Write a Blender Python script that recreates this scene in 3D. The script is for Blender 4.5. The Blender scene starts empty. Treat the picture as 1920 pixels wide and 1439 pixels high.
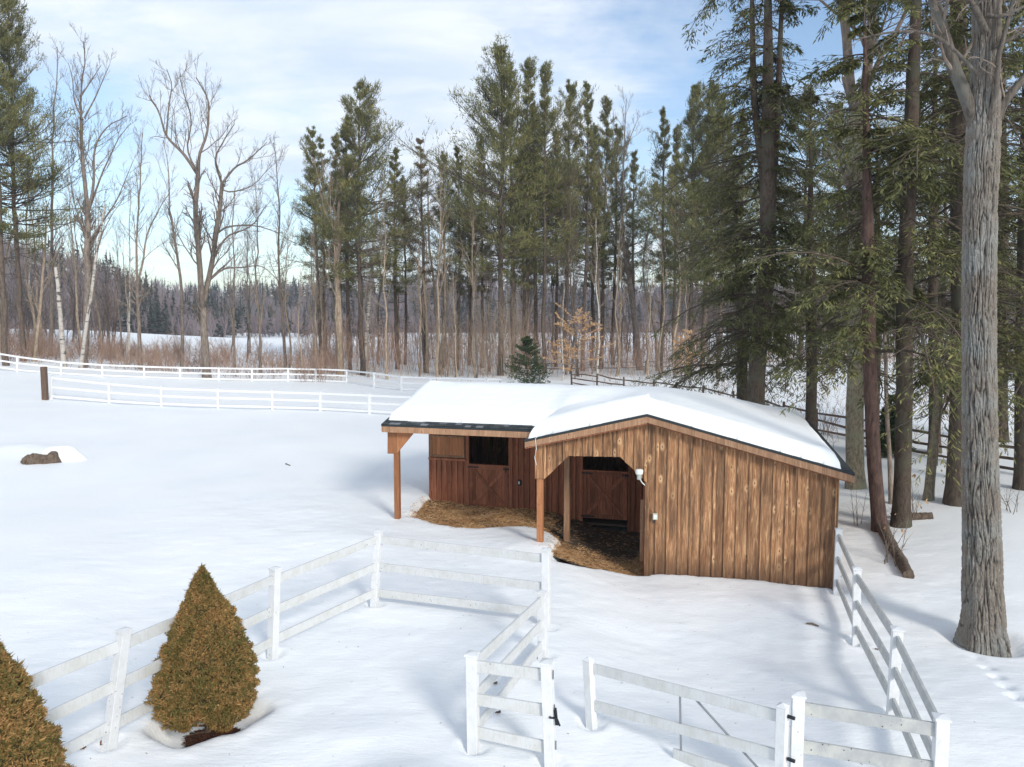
import bpy, math
import numpy as np
from mathutils import Vector, Matrix

rng = np.random.default_rng(11)
scene = bpy.context.scene
COL = scene.collection

# ------------------------------------------------------------------ camera model (from the photograph)
F = 1449.0            # focal length in photo pixels (1920 wide)
HOR = 599.0           # horizon row
CH = 5.4              # camera height
PITCH = math.atan((719.5 - HOR) / F)
CP, SP = math.cos(PITCH), math.sin(PITCH)

def ray(px, py):
    x = (px - 960) / F; y = (719.5 - py) / F
    return np.array([x, CP + y * SP, -SP + y * CP])
def G(px, py, z=0.0):
    d = ray(px, py); t = (z - CH) / d[2]
    return np.array([d[0] * t, d[1] * t, z])
def D(px, py, Y):
    d = ray(px, py); t = Y / d[1]
    return np.array([d[0] * t, Y, CH + d[2] * t])

def sstep(a, b, x):
    t = np.clip((np.asarray(x, float) - a) / (b - a), 0, 1)
    return t * t * (3 - 2 * t)
def gauss(X, Y, cx, cy, s, a, sy=None):
    sy = sy or s
    return a * np.exp(-((X - cx) / s) ** 2 - ((Y - cy) / sy) ** 2)

# ------------------------------------------------------------------ terrain
def Tbase(X, Y):
    X = np.asarray(X, float); Y = np.asarray(Y, float)
    r = np.clip(-X - 14, 0, 60)
    z = 0.0295 * r ** 1.2 * sstep(14, 30, Y) * (1 - sstep(110, 220, Y))
    z = z - 0.42 * sstep(0.6, 3.0, X) * sstep(9.5, 13.5, Y) * (1 - sstep(40, 70, Y))
    z = z + 0.45 * sstep(8.6, 14, X) * sstep(13, 22, Y) * (1 - sstep(40, 70, Y))
    z = z + 0.05 * np.sin(X * 0.9 + 1.3) * np.sin(Y * 0.7 + .4) * sstep(3, 6, Y) * (1 - sstep(30, 60, Y)) * .6
    z = z + 0.035 * np.sin(X * 0.33 - Y * 0.41) + 0.02 * np.sin(X * 1.7 + Y * 1.1)
    z = z + gauss(X, Y, -1.25, 8.35, .7, .24, .55) + gauss(X, Y, -.45, 7.5, .9, .2, .7) + gauss(X, Y, -2.1, 9.6, .9, .07, .5)
    z = z + gauss(X, Y, -2.2, 7.5, 1.0, -.06, .9)
    z = z + gauss(X, Y, -19.3, 30.0, 1.25, .32, 1.1)
    z = z + gauss(X, Y, -4.6, 18.6, 1.6, .10, 1.2) + gauss(X, Y, .3, 17.9, .9, .10, .8)
    return z
def Gt(px, py):
    z = 0.0
    for _ in range(40):
        p = G(px, py, z); z = .5 * z + .5 * float(Tbase(p[0], p[1]))
    return G(px, py, z)
def post_at(tx, ty, h):
    """depth at which a post whose top shows at (tx, ty) stands h above the snow"""
    best = None
    for Y in np.arange(5.5, 40, .02):
        p = D(tx, ty, Y); e = abs(p[2] - float(Tbase(p[0], Y)) - h)
        if best is None or e < best[0]: best = (e, p)
    p = best[1]
    return np.array([p[0], p[1], p[2] - h]), p

PITS = []   # melt rings (x, y, radius, depth)

# ------------------------------------------------------------------ mesh helpers
class MB:
    def __init__(self):
        self.v = []; self.q = []; self.t = []; self.n = 0; self.rq = []; self.rt = []
    def add(self, verts, quads=None, tris=None, rq=None, rt=None):
        verts = np.asarray(verts, float).reshape(-1, 3)
        self.v.append(verts)
        if quads is not None and len(quads):
            quads = np.asarray(quads, int); self.q.append(quads + self.n)
            self.rq.append(np.full(len(quads), rng.random()) if rq is None else np.broadcast_to(rq, (len(quads),)))
        if tris is not None and len(tris):
            tris = np.asarray(tris, int); self.t.append(tris + self.n)
            self.rt.append(np.full(len(tris), rng.random()) if rt is None else np.broadcast_to(rt, (len(tris),)))
        self.n += len(verts)
    def box(self, x0, x1, y0, y1, z0, z1, r=None):
        v = [(x, y, z) for z in (z0, z1) for y in (y0, y1) for x in (x0, x1)]
        self.hexa(v, r)
    def hexa(self, v, r=None):
        # v: 8 verts ordered z,y,x
        self.add(v, quads=[(0, 2, 3, 1), (4, 5, 7, 6), (0, 1, 5, 4), (2, 6, 7, 3), (0, 4, 6, 2), (1, 3, 7, 5)], rq=r)
    def beam(self, a, b, w, h, r=None, up=(0, 0, 1)):
        a = np.asarray(a, float); b = np.asarray(b, float); d = b - a; d /= np.linalg.norm(d)
        s = np.cross(d, up); s /= np.linalg.norm(s); u = np.cross(s, d)
        v = [p + s * sx * w / 2 + u * sz * h / 2 for sz in (-1, 1) for p in (a, b) for sx in (-1, 1)]
        self.hexa(v, r)
    def prism(self, poly, a, b, mapf, r=None):
        """poly: list of 2-d points, extruded from a to b; mapf(p0, p1, w) -> xyz"""
        n = len(poly)
        v = [mapf(p[0], p[1], a) for p in poly] + [mapf(p[0], p[1], b) for p in poly]
        self.v.append(np.asarray(v, float)); o = self.n; self.n += 2 * n
        rr = rng.random() if r is None else r
        if not hasattr(self, 'ng'): self.ng = []
        self.ng.append((list(range(o, o + n))[::-1], rr)); self.ng.append((list(range(o + n, o + 2 * n)), rr))
        for i in range(n):
            j = (i + 1) % n
            self.q.append(np.array([[o + i, o + j, o + n + j, o + n + i]])); self.rq.append(np.array([rr]))
    def tube(self, pts, radii, S=8, cap=True, r=None):
        P = np.asarray(pts, float)[None]; R = np.broadcast_to(np.asarray(radii, float), (P.shape[1],))[None]
        v, q = tubes(P, R, S); self.add(v, quads=q, rq=r)
        if cap:
            K = P.shape[1]
            for k, e in ((0, 0), (K - 1, -1)):
                ring = v.reshape(K, S, 3)[k]; c = P[0, e]
                tr = [(S, i, (i + 1) % S) if k else (S, (i + 1) % S, i) for i in range(S)]
                self.add(np.vstack([ring, c]), tris=tr, rt=r)
    def build(self, name, mat, parent=None, smooth=False, loc=None, bevel=0):
        V = np.vstack(self.v) if self.v else np.zeros((0, 3))
        if loc is not None: V = V - np.asarray(loc)
        q = np.vstack(self.q) if self.q else np.zeros((0, 4), int)
        t = np.vstack(self.t) if self.t else np.zeros((0, 3), int)
        ng = getattr(self, 'ng', [])
        me = bpy.data.meshes.new(name)
        loops = [q.ravel(), t.ravel()] + [np.array(f) for f, _ in ng]
        sizes = np.concatenate([np.full(len(q), 4), np.full(len(t), 3), np.array([len(f) for f, _ in ng])]).astype(int)
        L = np.concatenate(loops).astype(np.int32)
        me.vertices.add(len(V)); me.vertices.foreach_set('co', V.astype(np.float32).ravel())
        me.loops.add(len(L)); me.loops.foreach_set('vertex_index', L)
        me.polygons.add(len(sizes))
        st = np.concatenate([[0], np.cumsum(sizes)[:-1]]).astype(np.int32)
        me.polygons.foreach_set('loop_start', st)
        me.polygons.foreach_set('use_smooth', np.full(len(sizes), bool(smooth)))
        at = me.attributes.new('rnd', 'FLOAT', 'FACE')
        rv = np.concatenate([*(self.rq or [np.zeros(0)]), *(self.rt or [np.zeros(0)]), np.array([r for _, r in ng])]).astype(np.float32)
        at.data.foreach_set('value', rv)
        me.update(calc_edges=True); me.validate()
        if mat: me.materials.append(mat)
        ob = bpy.data.objects.new(name, me); COL.objects.link(ob)
        if parent is not None: ob.parent = parent
        elif loc is not None: ob.location = loc
        if bevel:
            m = ob.modifiers.new('bevel', 'BEVEL'); m.width = bevel; m.segments = 2; m.limit_method = 'ANGLE'
        return ob

def tag(o, label=None, cat=None, group=None, kind=None):
    if label: o['label'] = label
    if cat: o['category'] = cat
    if group: o['group'] = group
    if kind: o['kind'] = kind
    return o
def empty(name, loc, label, cat, group=None, rz=0):
    o = bpy.data.objects.new(name, None); COL.objects.link(o); o.location = loc; o.rotation_euler = (0, 0, rz)
    o.empty_display_size = .2
    return tag(o, label, cat, group)
def copy_thing(root, loc, rz=0, sc=1, label=None, group=None):
    r = root.copy(); COL.objects.link(r); r.location = loc; r.rotation_euler = (0, 0, rz)
    r.scale = (sc, sc, sc) if np.isscalar(sc) else sc
    if label: r['label'] = label
    if group: r['group'] = group
    for ch in list(root.children):
        c = ch.copy(); COL.objects.link(c); c.parent = r
        for g in list(ch.children):
            d = g.copy(); COL.objects.link(d); d.parent = c
    return r

def nrm(v):
    return v / np.maximum(np.linalg.norm(v, axis=-1, keepdims=True), 1e-9)
def tubes(P, R, S):
    N, K, _ = P.shape
    T = np.empty_like(P); T[:, 1:-1] = P[:, 2:] - P[:, :-2]; T[:, 0] = P[:, 1] - P[:, 0]; T[:, -1] = P[:, -1] - P[:, -2]
    T = nrm(T); m = nrm(P[:, -1] - P[:, 0])
    ref = np.where(np.abs(m[:, 2:3]) > .75, np.array([[1., 0, 0]]), np.array([[0, 0, 1.]]))
    A = nrm(np.cross(T, ref[:, None, :])); B = np.cross(T, A)
    a = np.arange(S) * 2 * np.pi / S
    V = P[:, :, None, :] + R[:, :, None, None] * (np.cos(a)[None, None, :, None] * A[:, :, None, :] + np.sin(a)[None, None, :, None] * B[:, :, None, :])
    idx = np.arange(N * K * S).reshape(N, K, S)
    i0 = idx[:, :-1]; i1 = idx[:, 1:]
    q = np.stack([i0, np.roll(i0, -1, 2), np.roll(i1, -1, 2), i1], -1).reshape(-1, 4)
    return V.reshape(-1, 3), q
def lerp_along(P, t):
    """P (N,K,3), t (N,M) in 0..1 -> pos, tangent"""
    K = P.shape[1]; f = np.clip(t, 0, .9999) * (K - 1); i = f.astype(int); w = (f - i)[..., None]
    n = np.arange(P.shape[0])[:, None]
    a = P[n, i]; b = P[n, i + 1]
    return a + (b - a) * w, nrm(b - a)
def children(P, R, per, t0, t1, ang, lenf, K=4, up=0.0, wig=.15, rk=.6, rmin=.006, rtip=.35, flat=None, prof=None):
    """child branches of every polyline: vectorised"""
    N = P.shape[0]
    t = t0 + (t1 - t0) * ((np.arange(per)[None] + rng.random((N, per))) / per)
    pos, tan = lerp_along(P, t)
    kk = np.clip(t, 0, .9999) * (P.shape[1] - 1); i = kk.astype(int)
    r = R[np.arange(N)[:, None], i] * (1 - (kk - i)) + R[np.arange(N)[:, None], i + 1] * (kk - i)
    L = np.linalg.norm(np.diff(P, axis=1), axis=2).sum(1)[:, None]
    if flat is None:
        perp = nrm(np.cross(tan, nrm(rng.normal(size=(N, per, 3)))))
    else:      # alternate in the horizontal plane
        side = nrm(np.cross(tan, np.array([0, 0, 1.])))
        sg = np.where((np.arange(per) % 2)[None] == 0, 1., -1.)[..., None]
        perp = nrm(side * sg + rng.normal(size=(N, per, 3)) * flat)
    an = (ang[0] + (ang[1] - ang[0]) * rng.random((N, per)))[..., None]
    d = np.cos(an) * tan + np.sin(an) * perp
    pf = (1 - .55 * t) if prof is None else prof(t)
    ln = L * lenf * pf * (.65 + .7 * rng.random((N, per)))
    M = N * per
    pos = pos.reshape(M, 3); d = nrm(d.reshape(M, 3)); ln = ln.reshape(M); r = r.reshape(M)
    pts = [pos]; st = (ln / (K - 1))[:, None]
    for k in range(1, K):
        d = nrm(d + np.array([0, 0, up / (K - 1)]) + rng.normal(size=(M, 3)) * wig)
        pts.append(pts[-1] + d * st)
    C = np.stack(pts, 1)
    r0 = np.maximum(r * rk, rmin)[:, None]
    CR = np.maximum(r0 * (1 - (1 - rtip) * np.linspace(0, 1, K)[None]), rmin * .6)
    return C, CR
def resample(pts, K):
    pts = np.asarray(pts, float)
    n = len(pts); s = np.concatenate([[0], np.cumsum(np.linalg.norm(np.diff(pts, axis=0), axis=1))])
    # catmull-rom through points
    out = []
    for x in np.linspace(0, s[-1], K):
        i = min(max(np.searchsorted(s, x, 'right') - 1, 0), n - 2)
        w = (x - s[i]) / max(s[i + 1] - s[i], 1e-9)
        p1, p2 = pts[i], pts[i + 1]
        p0 = pts[i - 1] if i > 0 else 2 * p1 - p2; p3 = pts[i + 2] if i + 2 < n else 2 * p2 - p1
        out.append(.5 * ((2 * p1) + (p2 - p0) * w + (2 * p0 - 5 * p1 + 4 * p2 - p3) * w * w + (3 * p1 - p0 - 3 * p2 + p3) * w ** 3))
    return np.array(out)
def blades(mb, p, d, L, W, r=None, normal=None, shape='tri'):
    """flat needles: p,d (N,3) L,W (N,)"""
    N = len(p)
    ref = nrm(rng.normal(size=(N, 3))) if normal is None else normal
    s = nrm(np.cross(d, ref)); L = np.broadcast_to(L, (N,))[:, None]; W = np.broadcast_to(W, (N,))[:, None]
    rr = rng.random(N) if r is None else r
    if shape == 'tri':
        v = np.stack([p - s * W / 2, p + s * W / 2, p + d * L], 1).reshape(-1, 3)
        mb.add(v, tris=np.arange(3 * N).reshape(N, 3), rt=rr)
    else:
        v = np.stack([p, p + d * L * .45 + s * W / 2, p + d * L, p + d * L * .45 - s * W / 2], 1).reshape(-1, 3)
        mb.add(v, quads=np.arange(4 * N).reshape(N, 4), rq=rr)

def vnoise2(x, y, px=None, seed=0):
    """smooth value noise; periodic in x when px is given"""
    r = np.random.default_rng(seed).random((256, 256))
    xi = np.floor(x).astype(int); yi = np.floor(y).astype(int); fx = x - xi; fy = y - yi
    fx = fx * fx * (3 - 2 * fx); fy = fy * fy * (3 - 2 * fy)
    m = px or 256
    a = r[xi % m % 256, yi % 256]; b = r[(xi + 1) % m % 256, yi % 256]; c = r[xi % m % 256, (yi + 1) % 256]; d = r[(xi + 1) % m % 256, (yi + 1) % 256]
    return (a * (1 - fx) + b * fx) * (1 - fy) + (c * (1 - fx) + d * fx) * fy

# ------------------------------------------------------------------ materials
class NT:
    def __init__(self, name):
        self.m = bpy.data.materials.new(name); self.m.use_nodes = True
        self.nt = self.m.node_tree; self.b = self.nt.nodes['Principled BSDF']
        self.co = None
    def n(self, t, **k):
        x = self.nt.nodes.new(t)
        for a, v in k.items(): setattr(x, a, v)
        return x
    def link(self, a, b): self.nt.links.new(a, b)
    def coord(self, scale=(1, 1, 1), kind='Object'):
        if self.co is None: self.co = self.n('ShaderNodeTexCoord')
        mp = self.n('ShaderNodeMapping'); mp.inputs['Scale'].default_value = scale
        self.link(self.co.outputs[kind], mp.inputs['Vector']); return mp.outputs['Vector']
    def noise(self, scale, detail=4, rough=.55, vec=None, dist=0, dim=None):
        x = self.n('ShaderNodeTexNoise'); x.inputs['Scale'].default_value = scale; x.inputs['Detail'].default_value = detail
        x.inputs['Roughness'].default_value = rough; x.inputs['Distortion'].default_value = dist
        if vec is not None: self.link(vec, x.inputs['Vector'])
        return x.outputs['Fac']
    def ramp(self, fac, stops):
        x = self.n('ShaderNodeValToRGB'); e = x.color_ramp.elements
        while len(e) < len(stops): e.new(.5)
        for i, (p, c) in enumerate(stops):
            e[i].position = p; e[i].color = (*c, 1) if len(c) == 3 else c
        self.link(fac, x.inputs['Fac']); return x.outputs['Color']
    def mix(self, fac, a, b, mode='MIX'):
        x = self.n('ShaderNodeMix', data_type='RGBA', blend_type=mode)
        for s, i in ((fac, 0), (a, 6), (b, 7)):
            if hasattr(s, 'is_output'): self.link(s, x.inputs[i])
            elif i == 0: x.inputs[0].default_value = s
            else: x.inputs[i].default_value = (*s, 1)
        return x.outputs[2]
    def math(self, op, a, b=None, clamp=False):
        x = self.n('ShaderNodeMath', operation=op); x.use_clamp = clamp
        for s, i in ((a, 0), (b, 1)):
            if s is None: continue
            if hasattr(s, 'is_output'): self.link(s, x.inputs[i])
            else: x.inputs[i].default_value = s
        return x.outputs[0]
    def rnd(self):
        x = self.n('ShaderNodeAttribute', attribute_name='rnd'); return x.outputs['Fac']
    def objrnd(self):
        return self.n('ShaderNodeObjectInfo').outputs['Random']
    def bump(self, h, strength=.3, dist=.02):
        x = self.n('ShaderNodeBump'); x.inputs['Strength'].default_value = strength; x.inputs['Distance'].default_value = dist
        self.link(h, x.inputs['Height']); self.link(x.outputs['Normal'], self.b.inputs['Normal'])
    def done(self, col, rough=.8, spec=.3):
        if hasattr(col, 'is_output'): self.link(col, self.b.inputs['Base Color'])
        else: self.b.inputs['Base Color'].default_value = (*col, 1)
        self.b.inputs['Roughness'].default_value = rough; self.b.inputs['Specular IOR Level'].default_value = spec
        return self.m

def m_snow():
    k = NT('snow'); c = k.coord()
    n1 = k.noise(.35, 5, .55, c); n2 = k.noise(9, 6, .62, k.coord((.55, 1.5, 1))); n3 = k.noise(55, 3, .6, c)
    h = k.math('ADD', k.math('MULTIPLY', n2, 1.0), k.math('MULTIPLY', n3, .22))
    h = k.math('ADD', h, k.math('MULTIPLY', n1, 3.0))
    k.bump(h, .36, .035)
    return k.done(k.ramp(n1, [(.3, (.83, .865, .885)), (.7, (.885, .90, .905))]), .55, .25)
def m_roofsnow():
    k = NT('roof_snow'); c = k.coord()
    n1 = k.noise(1.3, 4, .5, c); n3 = k.noise(35, 3, .6, c)
    k.bump(k.math('ADD', k.math('MULTIPLY', n3, .15), n1), .3, .04)
    return k.done((.87, .90, .915), .5, .25)
def m_wood(name, dark, mid, light, weather=.5, wear=(.05, .035, .025), knots=1.0, splash=None):
    k = NT(name); r = k.rnd()
    off = k.n('ShaderNodeCombineXYZ'); k.link(k.math('MULTIPLY', r, 37.0), off.inputs[0]); k.link(k.math('MULTIPLY', r, 91.0), off.inputs[2])
    def vv(scale):
        a = k.n('ShaderNodeVectorMath', operation='ADD'); k.link(k.coord(scale), a.inputs[0]); k.link(off.outputs[0], a.inputs[1]); return a.outputs[0]
    grain = k.noise(9, 7, .65, vv((2.6, 2.6, .22)), 1.2)
    fine = k.noise(60, 4, .6, vv((1.5, 1.5, .05)))
    col = k.ramp(grain, [(.28, dark), (.5, mid), (.74, light)])
    col = k.mix(k.math('MULTIPLY', k.math('SUBTRACT', fine, .35, True), .9), col, dark)
    # per board tone
    hs = k.n('ShaderNodeHueSaturation'); k.link(col, hs.inputs['Color']); k.link(k.math('ADD', k.math('MULTIPLY', r, .5), .72), hs.inputs['Value']); col = hs.outputs['Color']
    # weather streaks and stains
    st = k.noise(2.6, 7, .66, vv((2.4, 2.4, .2)))
    col = k.mix(k.math('MULTIPLY', k.ramp(st, [(.46, (0, 0, 0)), (.66, (1, 1, 1))]), weather), col, wear)
    # knots
    sq = k.n('ShaderNodeSeparateXYZ'); k.link(k.coord((1, 1, 1)), sq.inputs[0]); cq = k.n('ShaderNodeCombineXYZ')
    k.link(k.math('ADD', k.math('MULTIPLY', k.math('ADD', sq.outputs[0], sq.outputs[1]), 4.6), k.math('MULTIPLY', r, 37.0)), cq.inputs[0]); k.link(k.math('ADD', k.math('MULTIPLY', sq.outputs[2], 2.3), k.math('MULTIPLY', r, 91.0)), cq.inputs[1])
    vo = k.n('ShaderNodeTexVoronoi', voronoi_dimensions='2D'); vo.inputs['Scale'].default_value = 1.0; k.link(cq.outputs[0], vo.inputs['Vector'])
    kn = k.ramp(vo.outputs['Distance'], [(.035 * knots, (1, 1, 1)), (.075 * knots, (0, 0, 0))])
    ring = k.ramp(vo.outputs['Distance'], [(.08 * knots, (1, 1, 1)), (.23 * knots, (0, 0, 0))])
    sc = k.n('ShaderNodeSeparateColor'); k.link(vo.outputs['Color'], sc.inputs[0])
    has = k.ramp(sc.outputs[0], [(.70, (0, 0, 0)), (.74, (1, 1, 1))]); tone = k.math('MULTIPLY', has, k.math('ADD', k.math('MULTIPLY', sc.outputs[1], .7), .2))
    ring = k.math('MULTIPLY', k.math('MULTIPLY', ring, tone), k.math('ADD', grain, .35))
    col = k.mix(k.math('MULTIPLY', ring, .8 * knots, True), col, light)
    col = k.mix(k.math('MULTIPLY', k.math('MULTIPLY', kn, has), .8), col, wear)
    if splash is not None:      # mud splashed up from the ground
        sp = k.n('ShaderNodeSeparateXYZ'); k.link(k.coord((1, 1, 1)), sp.inputs[0])
        hgt = k.math('ADD', sp.outputs[2], k.math('MULTIPLY', k.math('SUBTRACT', st, .5), 2.2))
        col = k.mix(k.math('MULTIPLY', k.ramp(k.math('SUBTRACT', hgt, splash), [(0, (1, 1, 1)), (.55, (0, 0, 0))]), .72), col, wear)
    k.bump(k.math('ADD', grain, k.math('MULTIPLY', fine, .6)), .5, .012)
    return k.done(col, .75, .2)
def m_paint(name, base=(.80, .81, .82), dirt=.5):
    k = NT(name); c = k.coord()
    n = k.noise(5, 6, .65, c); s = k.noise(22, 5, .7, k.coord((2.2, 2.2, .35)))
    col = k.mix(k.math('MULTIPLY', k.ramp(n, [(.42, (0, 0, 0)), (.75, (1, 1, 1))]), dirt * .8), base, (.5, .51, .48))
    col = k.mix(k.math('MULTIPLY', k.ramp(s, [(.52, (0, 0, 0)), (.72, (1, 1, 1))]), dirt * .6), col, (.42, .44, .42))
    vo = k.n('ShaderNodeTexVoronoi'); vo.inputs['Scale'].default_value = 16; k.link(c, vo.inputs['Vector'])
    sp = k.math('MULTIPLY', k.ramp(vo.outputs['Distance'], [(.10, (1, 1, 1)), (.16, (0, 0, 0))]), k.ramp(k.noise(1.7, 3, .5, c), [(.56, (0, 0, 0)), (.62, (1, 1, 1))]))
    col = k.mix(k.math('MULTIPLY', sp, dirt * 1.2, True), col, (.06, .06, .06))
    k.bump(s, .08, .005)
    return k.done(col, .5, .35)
def m_bark(name, dark, light, sc=1.0, v=.25, patch=None):
    k = NT(name); c = k.coord()
    a = k.noise(9 * sc, 6, .65, k.coord((1, 1, v)), .6); b = k.noise(1.3, 4, .6, c)
    col = k.ramp(a, [(.32, dark), (.66, light)])
    if patch: col = k.mix(k.ramp(b, [(.5, (0, 0, 0)), (.62, (1, 1, 1))]), col, patch)
    hs = k.n('ShaderNodeHueSaturation'); k.link(col, hs.inputs['Color']); k.link(k.math('ADD', k.math('MULTIPLY', k.objrnd(), .5), .75), hs.inputs['Value'])
    k.bump(a, .6, .03)
    return k.done(hs.outputs['Color'], .9, .15)
def m_oak():
    k = NT('furrowed_oak_bark'); c = k.coord()
    a = k.noise(14, 6, .65, k.coord((1, 1, .5))); b = k.noise(1.1, 4, .6, c); li = k.noise(30, 3, .6, c)
    plate = k.mix(a, (.10, .085, .07), (.28, .25, .215)); plate = k.mix(k.ramp(b, [(.48, (0, 0, 0)), (.64, (1, 1, 1))]), plate, (.23, .23, .215))
    plate = k.mix(k.ramp(li, [(.62, (0, 0, 0)), (.70, (1, 1, 1))]), plate, (.34, .34, .32))
    col = k.mix(k.ramp(k.rnd(), [(.12, (0, 0, 0)), (.5, (1, 1, 1))]), (.035, .028, .023), plate)     # brown inner bark, bleached plates; groove shade also put into the colour
    k.bump(a, .5, .015)
    return k.done(col, .9, .15)
def m_birch():
    k = NT('birch_bark')
    a = k.noise(2.2, 5, .6, k.coord((.6, .6, 2.5))); b = k.noise(1.1, 3, .5, k.coord())
    col = k.ramp(a, [(.36, (.06, .05, .045)), (.46, (.46, .43, .39))])
    col = k.mix(k.ramp(b, [(.55, (0, 0, 0)), (.7, (1, 1, 1))]), col, (.35, .3, .26))
    return k.done(col, .7, .2)
def m_leaf(name, stops, ns=1.2, tr=.0, rough=.75):
    k = NT(name); c = k.coord()
    n = k.noise(ns, 4, .6, c)
    f = k.math('ADD', k.math('MULTIPLY', k.rnd(), .45), k.math('MULTIPLY', k.math('SUBTRACT', n, .22), 1.0), True)
    col = k.ramp(f, stops)
    k.done(col, rough, .2)
    return k.m
def m_plain(name, col, rough=.6, metal=0, var=.3, ns=8):
    k = NT(name)
    n = k.noise(ns, 5, .6, k.coord())
    c = k.mix(k.math('MULTIPLY', n, var), col, tuple(x * .4 for x in col))
    k.b.inputs['Metallic'].default_value = metal
    return k.done(c, rough, .4)

M = dict(
    snow=m_snow(), roofsnow=m_roofsnow(),
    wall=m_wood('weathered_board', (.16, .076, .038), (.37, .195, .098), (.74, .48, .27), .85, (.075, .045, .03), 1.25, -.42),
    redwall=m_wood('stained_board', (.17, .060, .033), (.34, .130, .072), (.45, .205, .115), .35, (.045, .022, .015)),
    post=m_wood('stained_post', (.26, .10, .045), (.36, .16, .075), (.45, .23, .12), .12, (.14, .06, .03)),
    trim=m_wood('trim_board', (.22, .12, .07), (.34, .2, .12), (.48, .31, .2), .35, (.10, .06, .04)),
    vinyl=m_paint('white_vinyl', (.70, .72, .74), .6), vinyl_dirty=m_paint('dirty_vinyl', (.60, .62, .63), 1.15), vinyl_shade=m_paint('shaded_mildewed_vinyl', (.36, .375, .38), 1.6),  # vinyl_shade: shade of the rails put into the base colour, plus mildew specks
    vinyl_far=m_paint('clean_vinyl', (.72, .74, .76), .1),
    shingle=m_plain('dark_shingle', (.028, .036, .04), .85, 0, .5, 14),
    metal=m_plain('galvanised_metal', (.32, .34, .36), .45, .7), dark=m_plain('black_iron', (.02, .022, .03), .5, .3),
    lamp=m_plain('lamp_plastic', (.72, .78, .74), .3, 0, .1),
    rail=m_wood('brown_rail', (.08, .05, .038), (.14, .095, .07), (.22, .155, .12), .3, (.04, .03, .025)),
    railgrey=m_wood('grey_rail', (.13, .105, .09), (.22, .18, .155), (.32, .27, .23), .3, (.08, .065, .06)),
    dirt=m_plain('dirt', (.10, .075, .055), .95, 0, .8, 5),
    mulch=m_plain('mulch', (.085, .036, .02), .95, 0, .8, 30),
    straw=m_leaf('straw', [(.1, (.22, .115, .052)), (.5, (.44, .26, .125)), (.9, (.70, .48, .27))], 2.0),
    oaktrunk=m_oak(), oak=m_bark('oak_bark', (.045, .038, .032), (.16, .14, .12), 2.2, .22, (.13, .13, .115)),
    bark=m_bark('grey_bark', (.10, .08, .065), (.27, .225, .19), .8, .3),
    barktan=m_bark('tan_bark', (.17, .13, .09), (.42, .34, .26), .8, .3),
    pinebark=m_bark('pine_bark', (.05, .04, .034), (.16, .125, .10), 1.2, .3),
    hembark=m_bark('hemlock_bark', (.045, .035, .028), (.13, .10, .078), 1.6, .3, (.10, .095, .07)),
    redbark=m_bark('red_bark', (.05, .032, .027), (.14, .09, .075), 1.6, .25),
    mossbark=m_bark('lichen_bark', (.10, .085, .06), (.30, .26, .19), 1.6, .4, (.22, .22, .15)),
    birch=m_birch(),
    brush=m_bark('brush_stems', (.15, .095, .072), (.40, .28, .215), .1, 1),
    wood_far=m_bark('distant_wood', (.085, .065, .058), (.22, .175, .155), .05, 1),
    pine=m_leaf('pine_needles', [(.12, (.055, .066, .027)), (.5, (.135, .138, .05)), (.9, (.26, .23, .09))], .5),
    pine_brown=m_leaf('fading_pine_needles', [(.15, (.055, .05, .026)), (.5, (.13, .095, .05)), (.9, (.24, .16, .085))], .5),
    hemlock=m_leaf('hemlock_needles', [(.12, (.052, .064, .027)), (.5, (.122, .13, .05)), (.9, (.26, .24, .098))], .45),
    spruce=m_leaf('dwarf_spruce_needles', [(.15, (.085, .088, .028)), (.4, (.17, .145, .048)), (.58, (.28, .17, .063)), (.9, (.48, .285, .125))], 3.2),
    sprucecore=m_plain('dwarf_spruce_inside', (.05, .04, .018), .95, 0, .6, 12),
    youngfir=m_leaf('young_spruce_needles', [(.1, (.022, .045, .022)), (.5, (.05, .078, .032)), (.9, (.10, .12, .05))], .8),
    beech=m_leaf('dry_beech_leaves', [(.1, (.38, .215, .10)), (.5, (.58, .37, .20)), (.9, (.74, .54, .33))], .8),
    farcon=m_leaf('far_conifers', [(.1, (.016, .024, .022)), (.5, (.034, .045, .036)), (.9, (.06, .066, .05))], .01),
    fardec=m_leaf('far_bare_woods', [(.1, (.11, .09, .10)), (.5, (.20, .165, .175)), (.9, (.32, .27, .27))], .01),
    hill=m_plain('forest_floor', (.17, .145, .14), .95, 0, .6, .05),
    leaf=m_plain('dead_leaf', (.22, .09, .04), .8),
    deadwood=m_bark('dead_wood', (.06, .045, .035), (.2, .155, .12), 1.5, .5),
)

# ================================================================== the horse shed
TH = .264; OB = np.array([.653, 18.064]); CT, ST = math.cos(TH), math.sin(TH)
def B2W(u, v): return np.array([OB[0] + u * CT + v * ST, OB[1] - u * ST + v * CT])
def BV(px, py, v):          # photo pixel -> (u, z) on the shed plane v
    d = ray(px, py); n = np.array([ST, CT]); t = (v + OB @ n) / (d[:2] @ n)
    p = d * t; return (p[:2] - OB) @ np.array([CT, -ST]), CH + p[2]
UP, UR, UL, VA = 2.52, 6.85, -4.66, 1.30
VR = VA + UP + .3; VBK = VR + UR - UP
ZP, ZE, ZR = 3.29, 2.60, 2.18
SA = (ZP - ZE) / (UP + .3); SB = (ZP - ZR) / (UR - UP)
def roofz(u, v):
    return np.minimum(np.minimum(np.maximum(ZP - SA * (VR - v), ZP - SA * (UP - u)), ZP - SB * (v - VR)), ZP - SB * (u - UP))
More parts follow.
